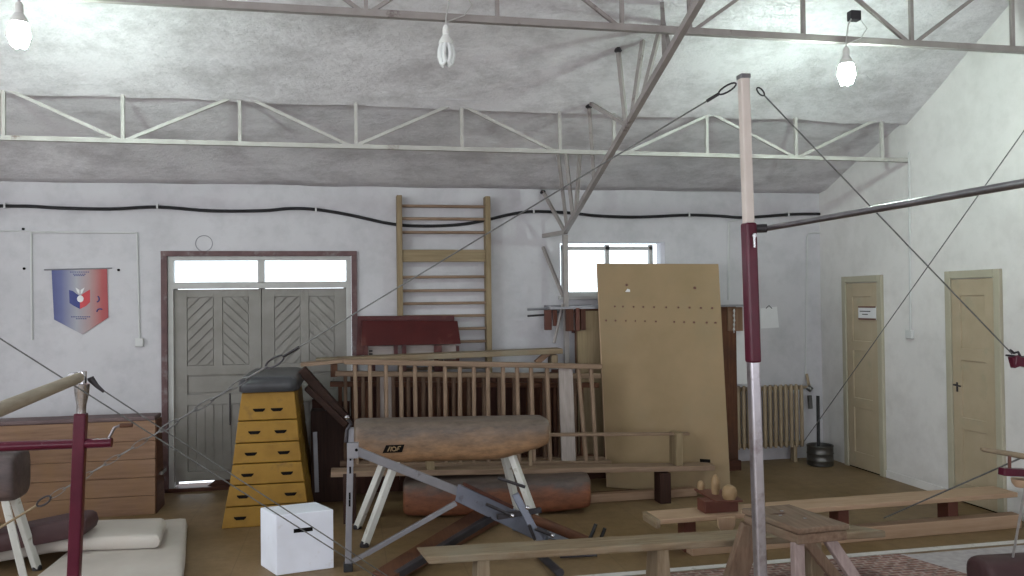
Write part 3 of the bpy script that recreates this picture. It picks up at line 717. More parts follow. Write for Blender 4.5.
# bench lying upside down on top of the pile
def upturned(a, b_, wid, th, label, legs, leg_h, mat, rail=None, lmat=None):
    t = thing('gym_bench', label, 'bench', a.lerp(b_, .5))
    obj('seat', MB().beam(a, b_, wid, th), mat+'_x', t, bevel=.005)
    for u in legs:
        p = a.lerp(b_, u); obj('leg', MB().box(p.x-.022, p.x+.022, p.y-wid*.42, p.y+wid*.42, p.z+th/2, p.z+leg_h), (lmat or mat)+'_z', t, bevel=.004)
    if rail:
        p, q = a.lerp(b_, rail[0]), a.lerp(b_, rail[1]); p.z += leg_h-.01; q.z += leg_h-.01
        obj('balance_rail', MB().beam(p+V((0, 0, .02)), q+V((0, 0, .02)), .08, .035), mat+'_x', t, bevel=.005)
    return t
a, b_ = aY(316, 361.0, 7.62), aY(560, 350.5, 7.62)
t = thing('gym_bench', 'narrow wooden bench laid across the top of the pile, rising to the right', 'bench', a.lerp(b_, .5))
obj('seat', MB().beam(a, b_, .22, .05), 'bench_wood_x', t, bevel=.005)
p = aY(553, 357, 7.60); obj('leg', MB().box(p.x-.03, p.x+.03, 7.53, 7.69, p.z-.09, p.z+.025), 'bench_wood_z', t, bevel=.004)
obj('leg_brace', MB().beam(aY(549, 352, 7.58), aY(536, 363, 7.58), .05, .05), 'box_wood_x', t)
p = aY(334, 362, 7.6); obj('leg', MB().box(p.x-.03, p.x+.03, 7.53, 7.69, p.z-.13, p.z), 'brown_wood_z', t, bevel=.004)
a, b_ = aY(301, 364.5, 7.34), aY(346, 360.5, 7.34)
tag(obj('short_board', MB().beam(a, b_, .16, .03), 'pale_wood_x', bevel=.003), 'short pale board lying at the top left corner of the pile', 'board')

# red boards on top
zb = aY(400, 358, 7.9).z
a, b_ = aY(357, 316, 7.96), aY(455.5, 316, 7.96)
rt = thing('red_bench', 'dark red painted low bench at the back, upright against the wall bars', 'bench', ((a.x+b_.x)/2, 7.98, zb))
obj('board', MB().prism([aY(356.5, 356, 7.96), aY(454, 345, 7.96), aY(454.5, 315.5, 7.96), aY(357.5, 316, 7.96)], (0, .03, 0)), 'red_paint', rt, bevel=.004)
obj('block', MB().box(aY(444, 350, 7.93).x, aY(459, 350, 7.93).x, 7.90, 7.958, aY(450, 364, 7.93).z, aY(450, 346, 7.93).z), 'red_paint', rt, bevel=.004)
for px_ in (372, 440):
    p = aY(px_, 345, 7.98); obj('support', MB().box(p.x-.03, p.x+.03, 7.965, 8.0, 0, p.z), 'red_paint', rt)
rt = thing('red_bench', 'red painted board with short legs in front, tilted on top of the pile', 'bench', (aY(410, 350, 7.8).x, 7.8, aY(410, 355, 7.8).z))
obj('board', MB().prism([aY(361, 346, 7.80), aY(461, 344, 7.80), aY(457.5, 321, 7.88), aY(362, 320.5, 7.88)], (0, .035, 0)), 'red_paint', rt, bevel=.004)
for x in (366, 396, 440):
    p, q = aY(x-2, 345, 7.84), aY(x+2, 358, 7.84); obj('leg', MB().box(p.x, q.x, 7.84, 7.88, q.z, p.z), 'red_paint', rt)
for px_ in (404, 436):
    p = aY(px_, 345, 7.86); obj('support', MB().box(p.x-.02, p.x+.02, 7.845, 7.875, 0, p.z), 'red_paint', rt)
a, b_ = aY(366, 346.5, 7.86), aY(398, 359, 7.86)
wt = thing('white_block', 'whitish block with two dark slots under the red boards', 'block', (a.x, 7.9, b_.z))
obj('body', MB().box(a.x, aY(456, 350, 7.9).x, 7.89, 7.94, b_.z-.02, a.z), 'grey_wood_x', wt, bevel=.004)
for y_ in (350.3, 353.3):
    p, q = aY(369, y_, 7.889), aY(372.5, y_+1.4, 7.889); obj('slot', MB().box(p.x, q.x, 7.886, 7.892, q.z, p.z), 'ink_black', wt)

# upturned bench in front of the pile
Y = 6.74
pz = aY(505, 467.5, Y)
a, b_ = aY(331, 472.5, Y), aY(711, 466.5, Y)
t = thing('gym_bench', 'upside-down pale gym bench in front of the wall bars, thin rail on top', 'bench', a.lerp(b_, .5)+V((0, 0, -.24)))
obj('seat', MB().beam(a, b_, .16, .045), 'pale_wood_x', t, bevel=.005)
p, q = aY(676, 464, Y), aY(676, 433, Y)
obj('end_post', MB().hexa([V((p.x-.03, Y-.08, p.z)), V((p.x+.032, Y-.08, p.z)), V((p.x+.032, Y+.08, p.z)), V((p.x-.03, Y+.08, p.z)), V((q.x-.03, Y-.08, q.z+.01)), V((q.x+.032, Y-.08, q.z+.01)), V((q.x+.032, Y+.08, q.z+.01)), V((q.x-.03, Y+.08, q.z+.01))]), 'bar_wood_z', t, bevel=.004)
obj('balance_rail', MB().beam(aY(400, 436, Y), aY(688, 433.5, Y), .07, .022), 'pale_wood_x', t, bevel=.003)
p = aY(430, 468, Y); obj('end_post', MB().box(p.x-.03, p.x+.03, Y-.08, Y+.08, p.z, aY(430, 437, Y).z), 'bar_wood_z', t)
for x in (350, 662):
    p = aY(x, 469, Y); obj('support_block', MB().box(p.x-.055, p.x+.045, Y-.09, Y+.05, 0, p.z-.02), 'shadow_wood_z', t, bevel=.004)
a, b_ = aZ(560, 505.5, 0), aZ(697, 496.4, 0)
m_ = MB().beam(a+V((0, .045, .036)), b_+V((0, .045, .036)), .08, .070)
tag(obj('floor_beam', m_, 'fresh_wood_x', bevel=.005), 'worn beam lying on the floor in front of the tan board', 'beam')
m_ = MB().beam(V((1.3, 7.0, .02)), V((2.5, 7.0, .02)), .14, .04)
tag(obj('floor_beam', m_, 'brown_wood_x', bevel=.004), 'flat brown board on the floor close to the foot of the tan board', 'beam')

# ================================================================== VAULTING HORSES
def horse_body(A, B, w_, h_, mat, parent, name='body', er=.10, power=3.2, tap=(1, 1), kmin=.72, lift=0):
    A, B = V(A), V(B); d, s_, u = frame(B-A); L = (B-A).length; rings = []
    N = 22; K = 28
    ts_ = [0, .25*er/L/2, er*.3/L, er*.6/L, er/L]+[er/L+(1-2*er/L)*q/16 for q in range(1, 16)]+[1-er/L, 1-er*.6/L, 1-er*.3/L, 1-.25*er/L/2, 1]
    for tt in ts_:
        x = tt*L
        e = min(x, L-x)/er; e = min(e, 1); k = (1-(1-e)**2.6)**(1/2.6) if e < 1 else 1
        k = kmin+(1-kmin)*k; xx = x; lf = lift*max(0, (tt-.72)/.28)**1.3+lift*.4*max(0, (.15-tt)/.15)
        t_ = tap[0]+(tap[1]-tap[0])*tt
        r = []
        for j in range(K):
            a = 2*math.pi*j/K; ca, sa = math.cos(a), math.sin(a)
            cx_ = math.copysign(abs(ca)**(2/power), ca); sx_ = math.copysign(abs(sa)**(2/power), sa)
            r.append(A+d*xx+s_*cx_*w_/2*k+u*(sx_*h_/2*k*t_+(lf*h_*(1-sx_)/2)))
        rings.append(r)
    return obj(name, MB().loft(rings), mat, parent, smooth=True)
# horse standing on white legs
Yh = 6.22
A, B = aY(354, 440.5, Yh), aY(545.5, 436.0, Yh)
hz = (A.z+B.z)/2
vh = thing('vaulting_horse', 'worn leather vaulting horse standing on splayed white legs', 'vaulting horse', ((A.x+B.x)/2, Yh, 0))
leather('horse_leather', (.13, .098, .078), (.27, .155, .08), hz-.05, hz+.09)
body = horse_body(A, B, .34, .31, 'horse_leather', vh, er=.07, power=4.2, kmin=.80, lift=.34)
# trade mark panel on the flank
yf = Yh-.172
pl = [(386, 445.3), (404.5, 444.5), (402, 452.3), (382.5, 453.2)]
em = obj('mark_panel', MB().prism([aY(x, y, yf) for x, y in pl], (0, .006, 0)), 'ink_black', body)
gl = MB()
for seq in (((387.6, 451.5), (389.8, 447), (391.6, 447), (390.6, 451.3)), ((396.6, 451), (398.4, 446.6), (400.9, 446.5)), ((397.2, 449.1), (399.4, 448.9))):
    gl.tube([aY(x, y, yf-.003) for x, y in seq], .004, 5)
c_ = aY(394, 449, yf-.003); gl.ring(c_, .014, .004, (0, 1, 0), 14, 5)
obj('mark_lettering', gl, 'knob_wood', em)
obj('leather_strap', MB().beam(aY(530, 446, Yh-.1), aY(530.5, 466, Yh-.08), .024, .01, (0, 1, 0)), 'bench_wood_z', vh)
def hleg(top, knee, bot, r=.026, parent=None, shoe=True):
    g = obj('leg', MB().beam(top, bot, r*2, r*1.9), 'leg_white', parent, bevel=.006)
    if shoe: obj('foot', MB().lathe(V(bot)-V((0, 0, .012)), [(r*1.3, 0), (r*1.3, .02), (r*.9, .04)], 14), 'dark_metal', g)
    return g
zb = hz-.11
lft, rgt = aY(398, 455, Yh), aY(508, 452, Yh)
hleg(V((aY(397, 452, Yh-.1).x, Yh-.09, zb)), None, aZ(364.5, 545, .012), parent=vh)
hleg(V((aY(387, 452, Yh+.1).x, Yh+.09, zb)), None, aZ(357.5, 527, .012), parent=vh)
hleg(V((aY(511, 452, Yh-.1).x, Yh-.09, zb)), None, aZ(541, 534, .012), parent=vh)
hleg(V((aY(502, 452, Yh+.1).x, Yh+.09, zb)), None, aZ(521, 521, .012), parent=vh)
# horse body lying on the floor
A, B = aY(404, 496, 6.84), aY(588.5, 493, 6.64)
A.z = B.z = .155
vf = thing('horse_body', 'orange-brown leather horse body lying on the floor without legs', 'vaulting horse', ((A.x+B.x)/2, 6.62, 0))
leather('horse_leather_rust', (.085, .062, .052), (.19, .07, .034), .17, .25)
horse_body(A, B, .34, .31, 'horse_leather_rust', vf, er=.08, power=4.2, kmin=.78, lift=.12)
# left horse, cut by the frame
hb = thing('pommel_horse', 'brown leather horse on white legs at the left edge of the view', 'vaulting horse', (-2.6, 5.75, 0))
leather('horse_leather_dark', (.075, .055, .055), (.10, .07, .065), .60, .66)
B = aY(22.5, 473.5, 5.75); A = V((B.x-1.45, 5.75, B.z))
horse_body(A, B, .32, .31, 'horse_leather_dark', hb, er=.06, power=4, kmin=.85)
hleg(aY(2, 488, 5.66), None, aZ(25, 583, .012), .023, hb)
hleg(aY(12, 490, 5.84), None, aZ(37, 568, .012), .023, hb)
for s_ in (-1, 1): hleg(V((A.x+.3, 5.75+s_*.09, A.z-.1)), None, V((A.x+.02, 5.75+s_*.2, .012)), .027, hb)

# ================================================================== VAULTING BOXES
# yellow one, end-on
Y0 = 6.75; Y1 = 8.0
cxb = lambda y: 0
levels = [527, 505.5, 484.5, 463.5, 443, 421, 392.5]          # seams in the photograph, floor first
lef = [221.5, 225, 229, 232, 234.5, 237, 241]; rig = [311, 307.5, 304.5, 301.5, 299, 297, 294]
zs = [0]+[aY((l+r)/2, y, Y0).z for l, r, y in list(zip(lef, rig, levels))[1:]]
xl = [aY(l, y, Y0).x for l, y in zip(lef, levels)]; xr = [aY(r, y, Y0).x for r, y in zip(rig, levels)]
yb = thing('vaulting_box', 'tapered yellow vaulting box with dark leather top, seen end on', 'vaulting box', ((xl[0]+xr[0])/2, Y0+.55, 0))
dep = 1.18
def yof(k): return Y0+.02*k, Y0+dep-.02*k
for k in range(6):
    z0_, z1_ = zs[k]+(.004 if k else 0), zs[k+1]-.004
    ya, yb_ = Y0+.008*k, Y0+dep-.02*k; yc, yd = Y0+.008*(k+1), Y0+dep-.02*(k+1)
    q = [V((xl[k], ya, z0_)), V((xr[k], ya, z0_)), V((xr[k], yb_, z0_)), V((xl[k], yb_, z0_)), V((xl[k+1]-.0, yc, z1_)), V((xr[k+1], yc, z1_)), V((xr[k+1], yd, z1_)), V((xl[k+1], yd, z1_))]
    sec = obj('box_section', MB().hexa(q), 'yellow_paint', yb, bevel=.006)
    zc_ = z0_+(z1_-z0_)*(.36 if k == 5 else .46); yh = (ya+yc)/2
    xc = (xl[k]+xr[k]+xl[k+1]+xr[k+1])/4; hw = [.2, .18, .15, .125, .10, .068][k]
    for s_ in (-1, 1):
        x = xc+s_*hw
        prof_ = [V((x+a*.048, yh-.004, zc_+b_*.014)) for a, b_ in ((-1, .9), (1, .9), (.9, 0), (.6, -.9), (-.6, -.9), (-.9, 0))]
        obj('hand_slot', MB().prism(prof_, (0, .01, 0)), 'ink_black', sec)
x0, x1, zt_ = xl[6]-.028, xr[6]+.03, zs[6]
rings = []
for z, e in ((0, 0), (.012, .006), (.06, .01), (.095, .0), (.115, -.03), (.122, -.08)):
    r = []
    for j in range(32):
        a = 2*math.pi*j/32; ca, sa = math.cos(a), math.sin(a)
        r.append(V(((x0+x1)/2+math.copysign(abs(ca)**.25, ca)*((x1-x0)/2+e), (Y0+.03+Y0+dep-.12)/2+math.copysign(abs(sa)**.25, sa)*((dep-.15)/2+e+.015), zt_+z)))
    rings.append(r)
obj('padded_top', MB().loft(rings), 'black_leather', yb, smooth=True)
# brown long one at left
Yf = 7.36; xr_ = aY(155, 470, Yf).x; z_t = aY(150, 420.5, Yf+.06).z
wb_ = thing('vaulting_box', 'long varnished wooden vaulting box under the pennant, side on', 'vaulting box', (-2.8, 7.6, 0))
zs2 = [0, .155, .305, .455, .605, z_t]
for k in range(5):
    a, b_ = zs2[k]+(.001 if k else 0), zs2[k+1]-.001; s0, s1 = .013*k, .013*(k+1)
    e0, e1 = .008*k, .008*(k+1)
    q = [V((-4.1, Yf+s0, a)), V((xr_-e0*.2, Yf+s0, a)), V((xr_-e0*.2, 7.72-s0, a)), V((-4.1, 7.72-s0, a)), V((-4.1, Yf+s1, b_)), V((xr_-e1*.2, Yf+s1, b_)), V((xr_-e1*.2, 7.72-s1, b_)), V((-4.1, 7.72-s1, b_))]
    sec = obj('box_section', MB().hexa(q), 'box_wood_x', wb_, bevel=.005)
    obj('end_board', MB().prism([V((xr_-e0*.2+.0015, Yf+s0+.02, a)), V((xr_+.0015-e0*.2, 7.70-s0, a)), V((xr_-e1*.2+.0015, 7.70-s1, b_)), V((xr_-e1*.2+.0015, Yf+s1+.02, b_))], (.004, 0, 0)), 'brown_wood_y', sec)
obj('padded_top', MB().box(-4.1, xr_-.01, Yf+.06, 7.66, z_t, z_t+.036), 'plum_pad', wb_, bevel=.01)
obj('metal_clasp', MB().box(xr_+.004, xr_+.03, Yf+.12, Yf+.3, .30, .33), 'chrome', wb_)

# white cube with a slot
A, B, D_ = aZ(276.4, 575.8, 0), aZ(334, 568, 0), aZ(260.6, 565.4, 0)
Cc = B+(D_-A)*1.0; hgt = .385
wbx = thing('plywood_cube', 'white painted wooden cube with a dark hand slot in front of the yellow box', 'box', (A+Cc)/2)
obj('body', MB().hexa([A, B, Cc, D_]+[p+V((0, 0, hgt)) for p in (A, B, Cc, D_)]), 'white_paint', wbx, bevel=.006)
e = (B-A).normalized(); nf = V((e.y, -e.x, 0)); 
s0 = A.lerp(B, .30)+V((0, 0, hgt-.125)); s1 = A.lerp(B, .63)+V((0, 0, hgt-.125))
obj('hand_slot', MB().prism([s0+nf*.002, s1+nf*.002, s1+nf*.002+V((0, 0, .026)), s0+nf*.002+V((0, 0, .026))], -nf*.006), 'ink_black', wbx)

# ================================================================== MATS AT LEFT
def soft_slab(name, q, h, mat, label, cat, puff=.03, z=0):
    zf_ = z if callable(z) else (lambda x: z)
    q = [V(p) for p in q]; N = 14; bm = MB(); top = []; 
    def P(u, v_): return (q[0]*(1-u)+q[1]*u)*(1-v_)+(q[3]*(1-u)+q[2]*u)*v_
    rings = []
    for zf, ins in ((0, .02), (.15, .0), (.5, -.012), (.85, 0), (.97, .02), (1.0, .05)):
        r = []
        c_ = (q[0]+q[1]+q[2]+q[3])/4
        for side in range(4):
            a, b_ = q[side], q[(side+1) % 4]
            for k in range(N):
                p = a.lerp(b_, k/N)
                if k == 0: p = p.lerp(c_, .02)
                dd = (c_-p).normalized(); p = p+dd*ins
                r.append(V((p.x, p.y, zf_(p.x)+h*zf+(.008*mn.noise(V((p.x*3, p.y*3, zf))) if zf > .5 else 0))))
        rings.append(r)
    c_ = (q[0]+q[1]+q[2]+q[3])/4
    for sc_, dz in ((.75, puff*.6), (.45, puff*.9), (.15, puff)):
        rings.append([V((c_.x+(p.x-c_.x)*sc_, c_.y+(p.y-c_.y)*sc_, zf_(c_.x+(p.x-c_.x)*sc_)+h+dz+.012*mn.noise(V((p.x*2*sc_, p.y*2*sc_, 3))))) for p in rings[5]])
    return tag(obj(name, bm.loft(rings), mat, smooth=True), label, cat)
# large lower mat (partly below the frame), second mat resting on it, plum cushion
f1, f2 = aZ(187, 517, .075), aZ(197, 552, .075)
soft_slab('gym_mat', [(-1.96, 4.7, 0), (-.90, 4.7, 0), (f1.x, f1.y, 0), (-1.85, f1.y-.05, 0)], .075, 'mat_cover', 'large off-white gym mat on the floor, nearest the camera', 'mat', .008)
zramp = lambda x: .090*min(1, max(0, (x+2.62)/.70))
g = [aZ(-34, 555, .10), aZ(160, 535.5, .175), aZ(165, 517, .175)]
g.append(g[0]+(g[2]-g[1])); g = [V((p.x, p.y, 0)) for p in g]
soft_slab('gym_mat', g, .088, 'mat_cover', 'second off-white mat lying across the corner of the large mat', 'mat', .012, zramp)
c1 = aZ(92, 540, .18)
soft_slab('cushion', [(-3.1, c1.y-.16, 0), (c1.x-.05, c1.y, 0), (c1.x-.03, c1.y+.24, 0), (-3.1, c1.y+.10, 0)], .125, 'brown_pad', 'dark brown padded cushion lying on the second white mat', 'cushion', .004, lambda x: .100+.10*min(1.05, max(0, (x+2.62)/.78)))

# ================================================================== PARALLEL BARS AT LEFT
YP = 4.4
pb = thing('parallel_bars', 'maroon and chrome parallel bar stand with one worn wooden rail at left', 'parallel bars', (aY(74, 576, YP).x, YP, 0))
t0, t1 = aY(81, 413, YP), aY(73.5, 590, YP); dn = (t1-t0).normalized(); foot = t0+dn*((t0.z-.03)/abs(dn.z))
obj('post', MB().beam(t0, foot, .056, .056, (0, 1, 0)), 'maroon_paint', pb, bevel=.008)
obj('base', MB().beam(foot+V((-.5, 0, -.0)), foot+V((.32, 0, -.0)), .08, .06), 'maroon_paint', pb, bevel=.006)
obj('post', MB().beam(foot+V((.0, -1.9, 0)), t0+V((0, -1.9, 0)), .056, .056, (0, 1, 0)), 'maroon_paint', pb, bevel=.008)
obj('base', MB().beam(foot+V((0, .05, 0)), foot+V((0, -1.95, 0)), .08, .055), 'maroon_paint', pb, bevel=.006)
obj('chrome_sleeve', MB().tube([t0-V((0, 0, .01)), aY(81.5, 405, YP), aY(81.8, 393, YP), aY(82, 384, YP)], [.022, .022, .033, .036], 16), 'chrome', pb, smooth=True)
hd = MB(); c_ = aY(82, 377.5, YP); hd.tube([c_+V((-.03, -.05, 0)), c_+V((-.02, .05, 0))], .028, 14).tube([c_+V((0, 0, -.03)), c_+V((0, 0, .03))], .022, 12)
obj('rail_clamp', hd, 'chrome', pb, smooth=True)
za = c_.z
r0 = V((c_.x-.01, YP-.02, za)); r1 = aZ(-2, 410, za); r2 = r0+(r1-r0).normalized()*2.4
obj('wooden_rail', MB().tube([r0, r0.lerp(r2, .5), r2], .026, 16), 'rail_wood_y', pb, smooth=True)
cr = aY(112, 442.5, YP); cl = aY(-60, 449, YP)
obj('crossbar', MB().tube([cl, cr], .024, 12), 'maroon_paint', pb, smooth=True)
obj('post', MB().beam(cl+V((0, 0, .55)), V((cl.x, YP, .03)), .056, .056, (0, 1, 0)), 'maroon_paint', pb, bevel=.008)
k0, k1, k2, k3, k4 = aY(110, 442.7, YP), aY(116, 440, YP), aY(125, 428, YP), aY(130, 425.6, YP), aY(137, 425.2, YP)
k0, k1, k2, k3, k4 = aY(98, 443, YP), aY(107, 441.8, YP), aY(114.5, 427.5, YP), aY(120, 425.6, YP), aY(132.5, 425, YP)
ck = obj('crank_arm', MB().tube([k0, k1, k2, k3], .007, 8), 'bar_steel', pb, smooth=True)
obj('crank_grip', MB().tube([k3, k4], .011, 10), 'brown_wood_x', ck, smooth=True)
hk = MB().tube([aY(88, 380, YP), aY(91, 379, YP), aY(97, 386, YP), aY(104, 392, YP)], [.009, .018, .011, .007], 8)
obj('cable_hook', hk, 'dark_metal', pb, smooth=True)

# ================================================================== HIGH BAR
YB = 3.85
top, bt = aY(743.5, 77, YB), aY(760.5, 576, YB)
ax = (bt-top)/(bt.z-top.z)
def hp(z): return top+ax*(z-top.z)
hbar = thing('high_bar', 'tall high bar post in steel, maroon and beige with its steel bar and guy wires', 'high bar', hp(0))
lo = obj('lower_post', MB().beam(hp(.02), hp(1.44), .054, .055, (0, 1, 0)), 'post_steel', hbar, bevel=.01)
sl = obj('sleeve', MB().beam(hp(1.42), hp(2.13), .062, .070, (0, 1, 0)), 'maroon_paint', hbar, bevel=.012)
obj('upper_post', MB().beam(hp(2.12), hp(top.z), .048, .050, (0, 1, 0)), 'post_beige', hbar, bevel=.008)
obj('top_cap', MB().beam(hp(top.z-.012), hp(top.z+.012), .054, .056, (0, 1, 0)), 'bar_steel', hbar, bevel=.004)
c_ = hp(2.06); obj('pin', MB().tube([c_+V((0, -.06, 0)), c_+V((0, -.035, 0))], .012, 10).tube([c_+V((0.0, -.058, -.06)), c_+V((0, -.055, 0))], .006, 8), 'chrome', sl, smooth=True)
bz = hp(2.10)
bracket = MB().tube([bz+V((.02, 0, 0)), bz+V((.085, -.03, 0))], .022, 12); obj('bar_clamp', bracket, 'dark_metal', hbar, smooth=True)
b0 = bz+V((.09, -.03, .0)); b1 = V((2.125, 1.45, 2.105))
obj('bar', MB().tube([b0+V((0, .0, 0)), b0.lerp(b1, .5), b1], .0145, 14), 'bar_steel', hbar, smooth=True)
obj('base_plate', MB().box(hp(0).x-.25, hp(0).x+.25, YB-.25, YB+.05, 0, .02), 'dark_metal', hbar, bevel=.004)
for zz0, zz1, mt, ww in ((.02, 1.46, 'post_steel', .05), (1.44, 2.13, 'maroon_paint', .06), (2.12, 2.86, 'post_beige', .048)):
    obj('far_post', MB().beam((2.15, 1.43, zz0), (2.15, 1.43, zz1), ww, .055, (0, 1, 0)), mt, hbar, bevel=.01)
obj('base_plate', MB().box(1.9, 2.4, 1.3, 1.6, 0, .02), 'dark_metal', hbar, bevel=.004)
# guy wires
def lerp_line(p, q, n): return [p.lerp(q, k/n) for k in range(n+1)]
gA = aY(736, 83.5, YB); gEnd = aZ(-110, 594, .0)
def on_line(p, q, t_): return p.lerp(q, t_)
def shackle(p, q, size=.045, r=.006):        # open loop with its long axis along p->q
    d_, s_, u = frame(q-p); c_ = (p+q)/2; L = (q-p).length/2
    m_ = MB(); m_.tube([c_+d_*L*math.cos(a)+u*size*math.sin(a)*.5 for a in [2*math.pi*k/14 for k in range(15)]], r, 6); return m_
wireA = hbar
def find_t(p, q, px):   # parameter where the wire passes image column px
    best = None; c_, s_ = math.cos(YAW), math.sin(YAW)
    for k in range(2001):
        w_ = p.lerp(q, k/2000); X = c_*w_.x-s_*w_.y; Y_ = s_*w_.x+c_*w_.y; x = 512+F*X/Y_
        if best is None or abs(x-px) < best[0]: best = (abs(x-px), k/2000)
    return best[1]
ta, tb_ = find_t(gA, gEnd, 722), find_t(gA, gEnd, 283)
tc_, td = find_t(gA, gEnd, 160), find_t(gA, gEnd, 50)
P = lambda t_: gA.lerp(gEnd, t_)
obj('hook', shackle(gA, P(ta), .032, .005), 'dark_metal', hbar, smooth=True)
obj('guy_wire', MB().tube([P(ta), P(tb_)], .0042, 6), 'rope_wire', hbar, smooth=True)
obj('wire_sleeve', MB().tube([P(ta), P(ta+.012)], .009, 6), 'dark_metal', hbar, smooth=True)
obj('wire_sleeve', MB().tube([P(tb_-.018), P(tb_)], .009, 6), 'dark_metal', hbar, smooth=True)
# chain
def chain(p, q, link=.085, r=.0055, parent=None, mat='grey_metal'):
    m_ = MB(); n = max(2, int((q-p).length/link)); d_, s_, u = frame(q-p)
    for k in range(n):
        c_ = p.lerp(q, (k+.5)/n); L = (q-p).length/n*.62; e2 = u if k % 2 else s_
        m_.tube([c_+d_*L*math.cos(a)+e2*.015*math.sin(a) for a in [2*math.pi*j/10 for j in range(11)]], r, 5)
    return obj('chain', m_, mat, parent, smooth=True)
th = find_t(gA, gEnd, 265)
obj('hook', shackle(P(tb_), P(th), .045, .0055), 'dark_metal', hbar, smooth=True)
chain(P(th), P(tc_), .11, .0042, hbar, 'rope_wire')
chain(P(tc_), P(td), .10, .0024, hbar, 'rope_wire')
t2 = find_t(gA, gEnd, 36)
obj('hook', shackle(P(td), P(t2), .04, .006), 'dark_metal', hbar, smooth=True)
obj('guy_rope', MB().tube([P(t2), gEnd], .0075, 6), 'bar_wood_x', hbar, smooth=True)
# right-hand wire from the post top to the neighbouring stand
YS = 3.95
s0 = aY(757, 88, YB); s1 = aY(1012, 354, YS)
ts = find_t(s0, s1, 772)
obj('hook', shackle(s0, s0.lerp(s1, ts*.6), .026, .004), 'dark_metal', hbar, smooth=True)
obj('guy_wire', MB().tube([s0.lerp(s1, ts*.6), s1], .0038, 6), 'rope_wire', hbar, smooth=True)
# wires crossing at lower left
def wire(name, p, q, r, mat, label, cat='wire'):
    return tag(obj(name, MB().tube([p, q], r, 6), mat, smooth=True), label, cat)
anch = aZ(402, 588, .0)
w1 = aY(104, 391, YP)
wire('guy_wire', w1, anch+V((.02, 0, .0)), .0038, 'rope_wire', 'upper of two thin wires running down across the white cube')
wire('guy_wire', aY(-60, 300.5, 4.0), anch+V((-.03, -.03, .0)), .0038, 'rope_wire', 'lower of two thin wires running down across the white cube')
# wire crossing in front of the cream doors
wire('guy_wire', aY(1062, 77, 4.6), V((aY(800, 447, 8.1).x, 8.1, aY(800, 447, 8.1).z)), .0042, 'rope_wire', 'long guy wire slanting across the cream doors down towards the radiator')

# ================================================================== RIGHT STAND
rs = thing('bar_stand', 'maroon bar stand with a short wooden bar at the right edge of the view', 'bar stand', (aY(1062, 500, YS).x, YS, 0))
xs_ = aY(1062, 400, YS).x
obj('post', MB().beam((xs_, YS, .03), (xs_, YS, 1.75), .06, .06, (0, 1, 0)), 'maroon_paint', rs, bevel=.008)
obj('base', MB().box(xs_-.1, xs_+.35, YS-.25, YS+.25, 0, .035), 'maroon_paint', rs, bevel=.006)
p, q = aY(1013, 360, YS), aY(1062, 371, YS)
obj('upper_arm', MB().beam(p, q, .04, .055), 'maroon_paint', rs, bevel=.006)
obj('upper_arm', MB().beam(aY(1013, 356, YS), aY(1016, 367, YS), .045, .035, (0, 1, 0)), 'maroon_paint', rs, bevel=.004)
obj('pin', MB().tube([aY(1006, 355.3, YS), aY(1024, 357, YS)], .006, 8), 'dark_metal', rs)
obj('cable_hook', MB().tube([aY(1010, 350, YS), aY(1014, 353, YS), aY(1018, 352, YS), aY(1020, 356, YS)], .007, 8), 'dark_metal', rs, smooth=True)
obj('lower_arm', MB().beam(aY(1001, 471.5, YS), aY(1062, 474, YS), .05, .042), 'maroon_paint', rs, bevel=.006)
obj('wooden_bar', MB().tube([aY(981, 449, YS+.1), aY(984, 449.5, YS+.1), aY(1062, 463, YS-.1)], [.009, .014, .020], 12), 'bench_wood_x', rs, smooth=True)
obj('stem', MB().tube([aY(1009.5, 456, YS), aY(1009.5, 470, YS)], .009, 8), 'brown_red_paint', rs)
obj('wooden_cup', MB().lathe(aY(1021, 487, YS)+V((0, 0, 0)), [(.03, 0), (.045, .02), (.05, .045)], 16), 'fresh_wood_z', rs, smooth=True)
wire('guy_wire', aY(1062, 440, YS), aZ(884, 518, .16), .0055, 'rope_wire', 'dark cable from the right bar stand down to the low gym bench')
wire('rope', aY(1025, 488, 3.9), aZ(1008, 585, .0)+V((0, 0, .0)), .007, 'pale_wire', 'pale rope hanging down at the right edge beside the black roll', 'rope')
# black roll
a = aZ(980, 596, 0)
bl_ = thing('padded_roll', 'black padded roll on the floor at the lower right corner', 'roll', (a.x+.4, a.y+.1, 0))
A = V((a.x+.02, 4.22, .105)); B = V((a.x+.85, 4.16, .105))
horse_body(A, B, .24, .21, 'brown_pad', bl_, er=.07, power=2.6)

# ================================================================== BENCHES IN FRONT
# low gym bench (seat, legs and balance beam on the floor)
zt = .265
A, B = aZ(660, 519.5, zt), aZ(1018, 492.5, zt)
gb = thing('gym_bench', 'long low gym bench with floor beam running behind the wooden stool to the right', 'bench', V(((A.x+B.x)/2, (A.y+B.y)/2, 0)))
d_, s_, u = frame(B-A); back = V((-d_.y, d_.x, 0))
wd = .235
m_ = MB(); a0, b0_ = A+back*wd/2-V((0, 0, .018)), B+back*wd/2-V((0, 0, .018))
seat = obj('seat', MB().hexa([A-V((0, 0, .036)), B-V((0, 0, .036)), B+back*wd-V((0, 0, .036)), A+back*(wd)-V((0, 0, .036))]+[A, B, B+back*wd, A+back*wd]), 'fresh_wood_x', gb, bevel=.006)
obj('end_cleat', MB().hexa([p+V((0, 0, z)) for z in (-.060, -.002) for p in (A-d_*.03-back*.004, A+d_*.004-back*.004, A+d_*.004+back*(wd+.005), A-d_*.03+back*(wd+.005))]), 'bench_wood_y', gb, bevel=.006)
fa, fb = aZ(692, 556.5, 0), aZ(1022, 528, 0)
obj('balance_beam', MB().beam(V((fa.x, fa.y+.05, .05)), V((fb.x, fb.y+.05, .05)), .10, .10), 'fresh_wood_x', gb, bevel=.006)
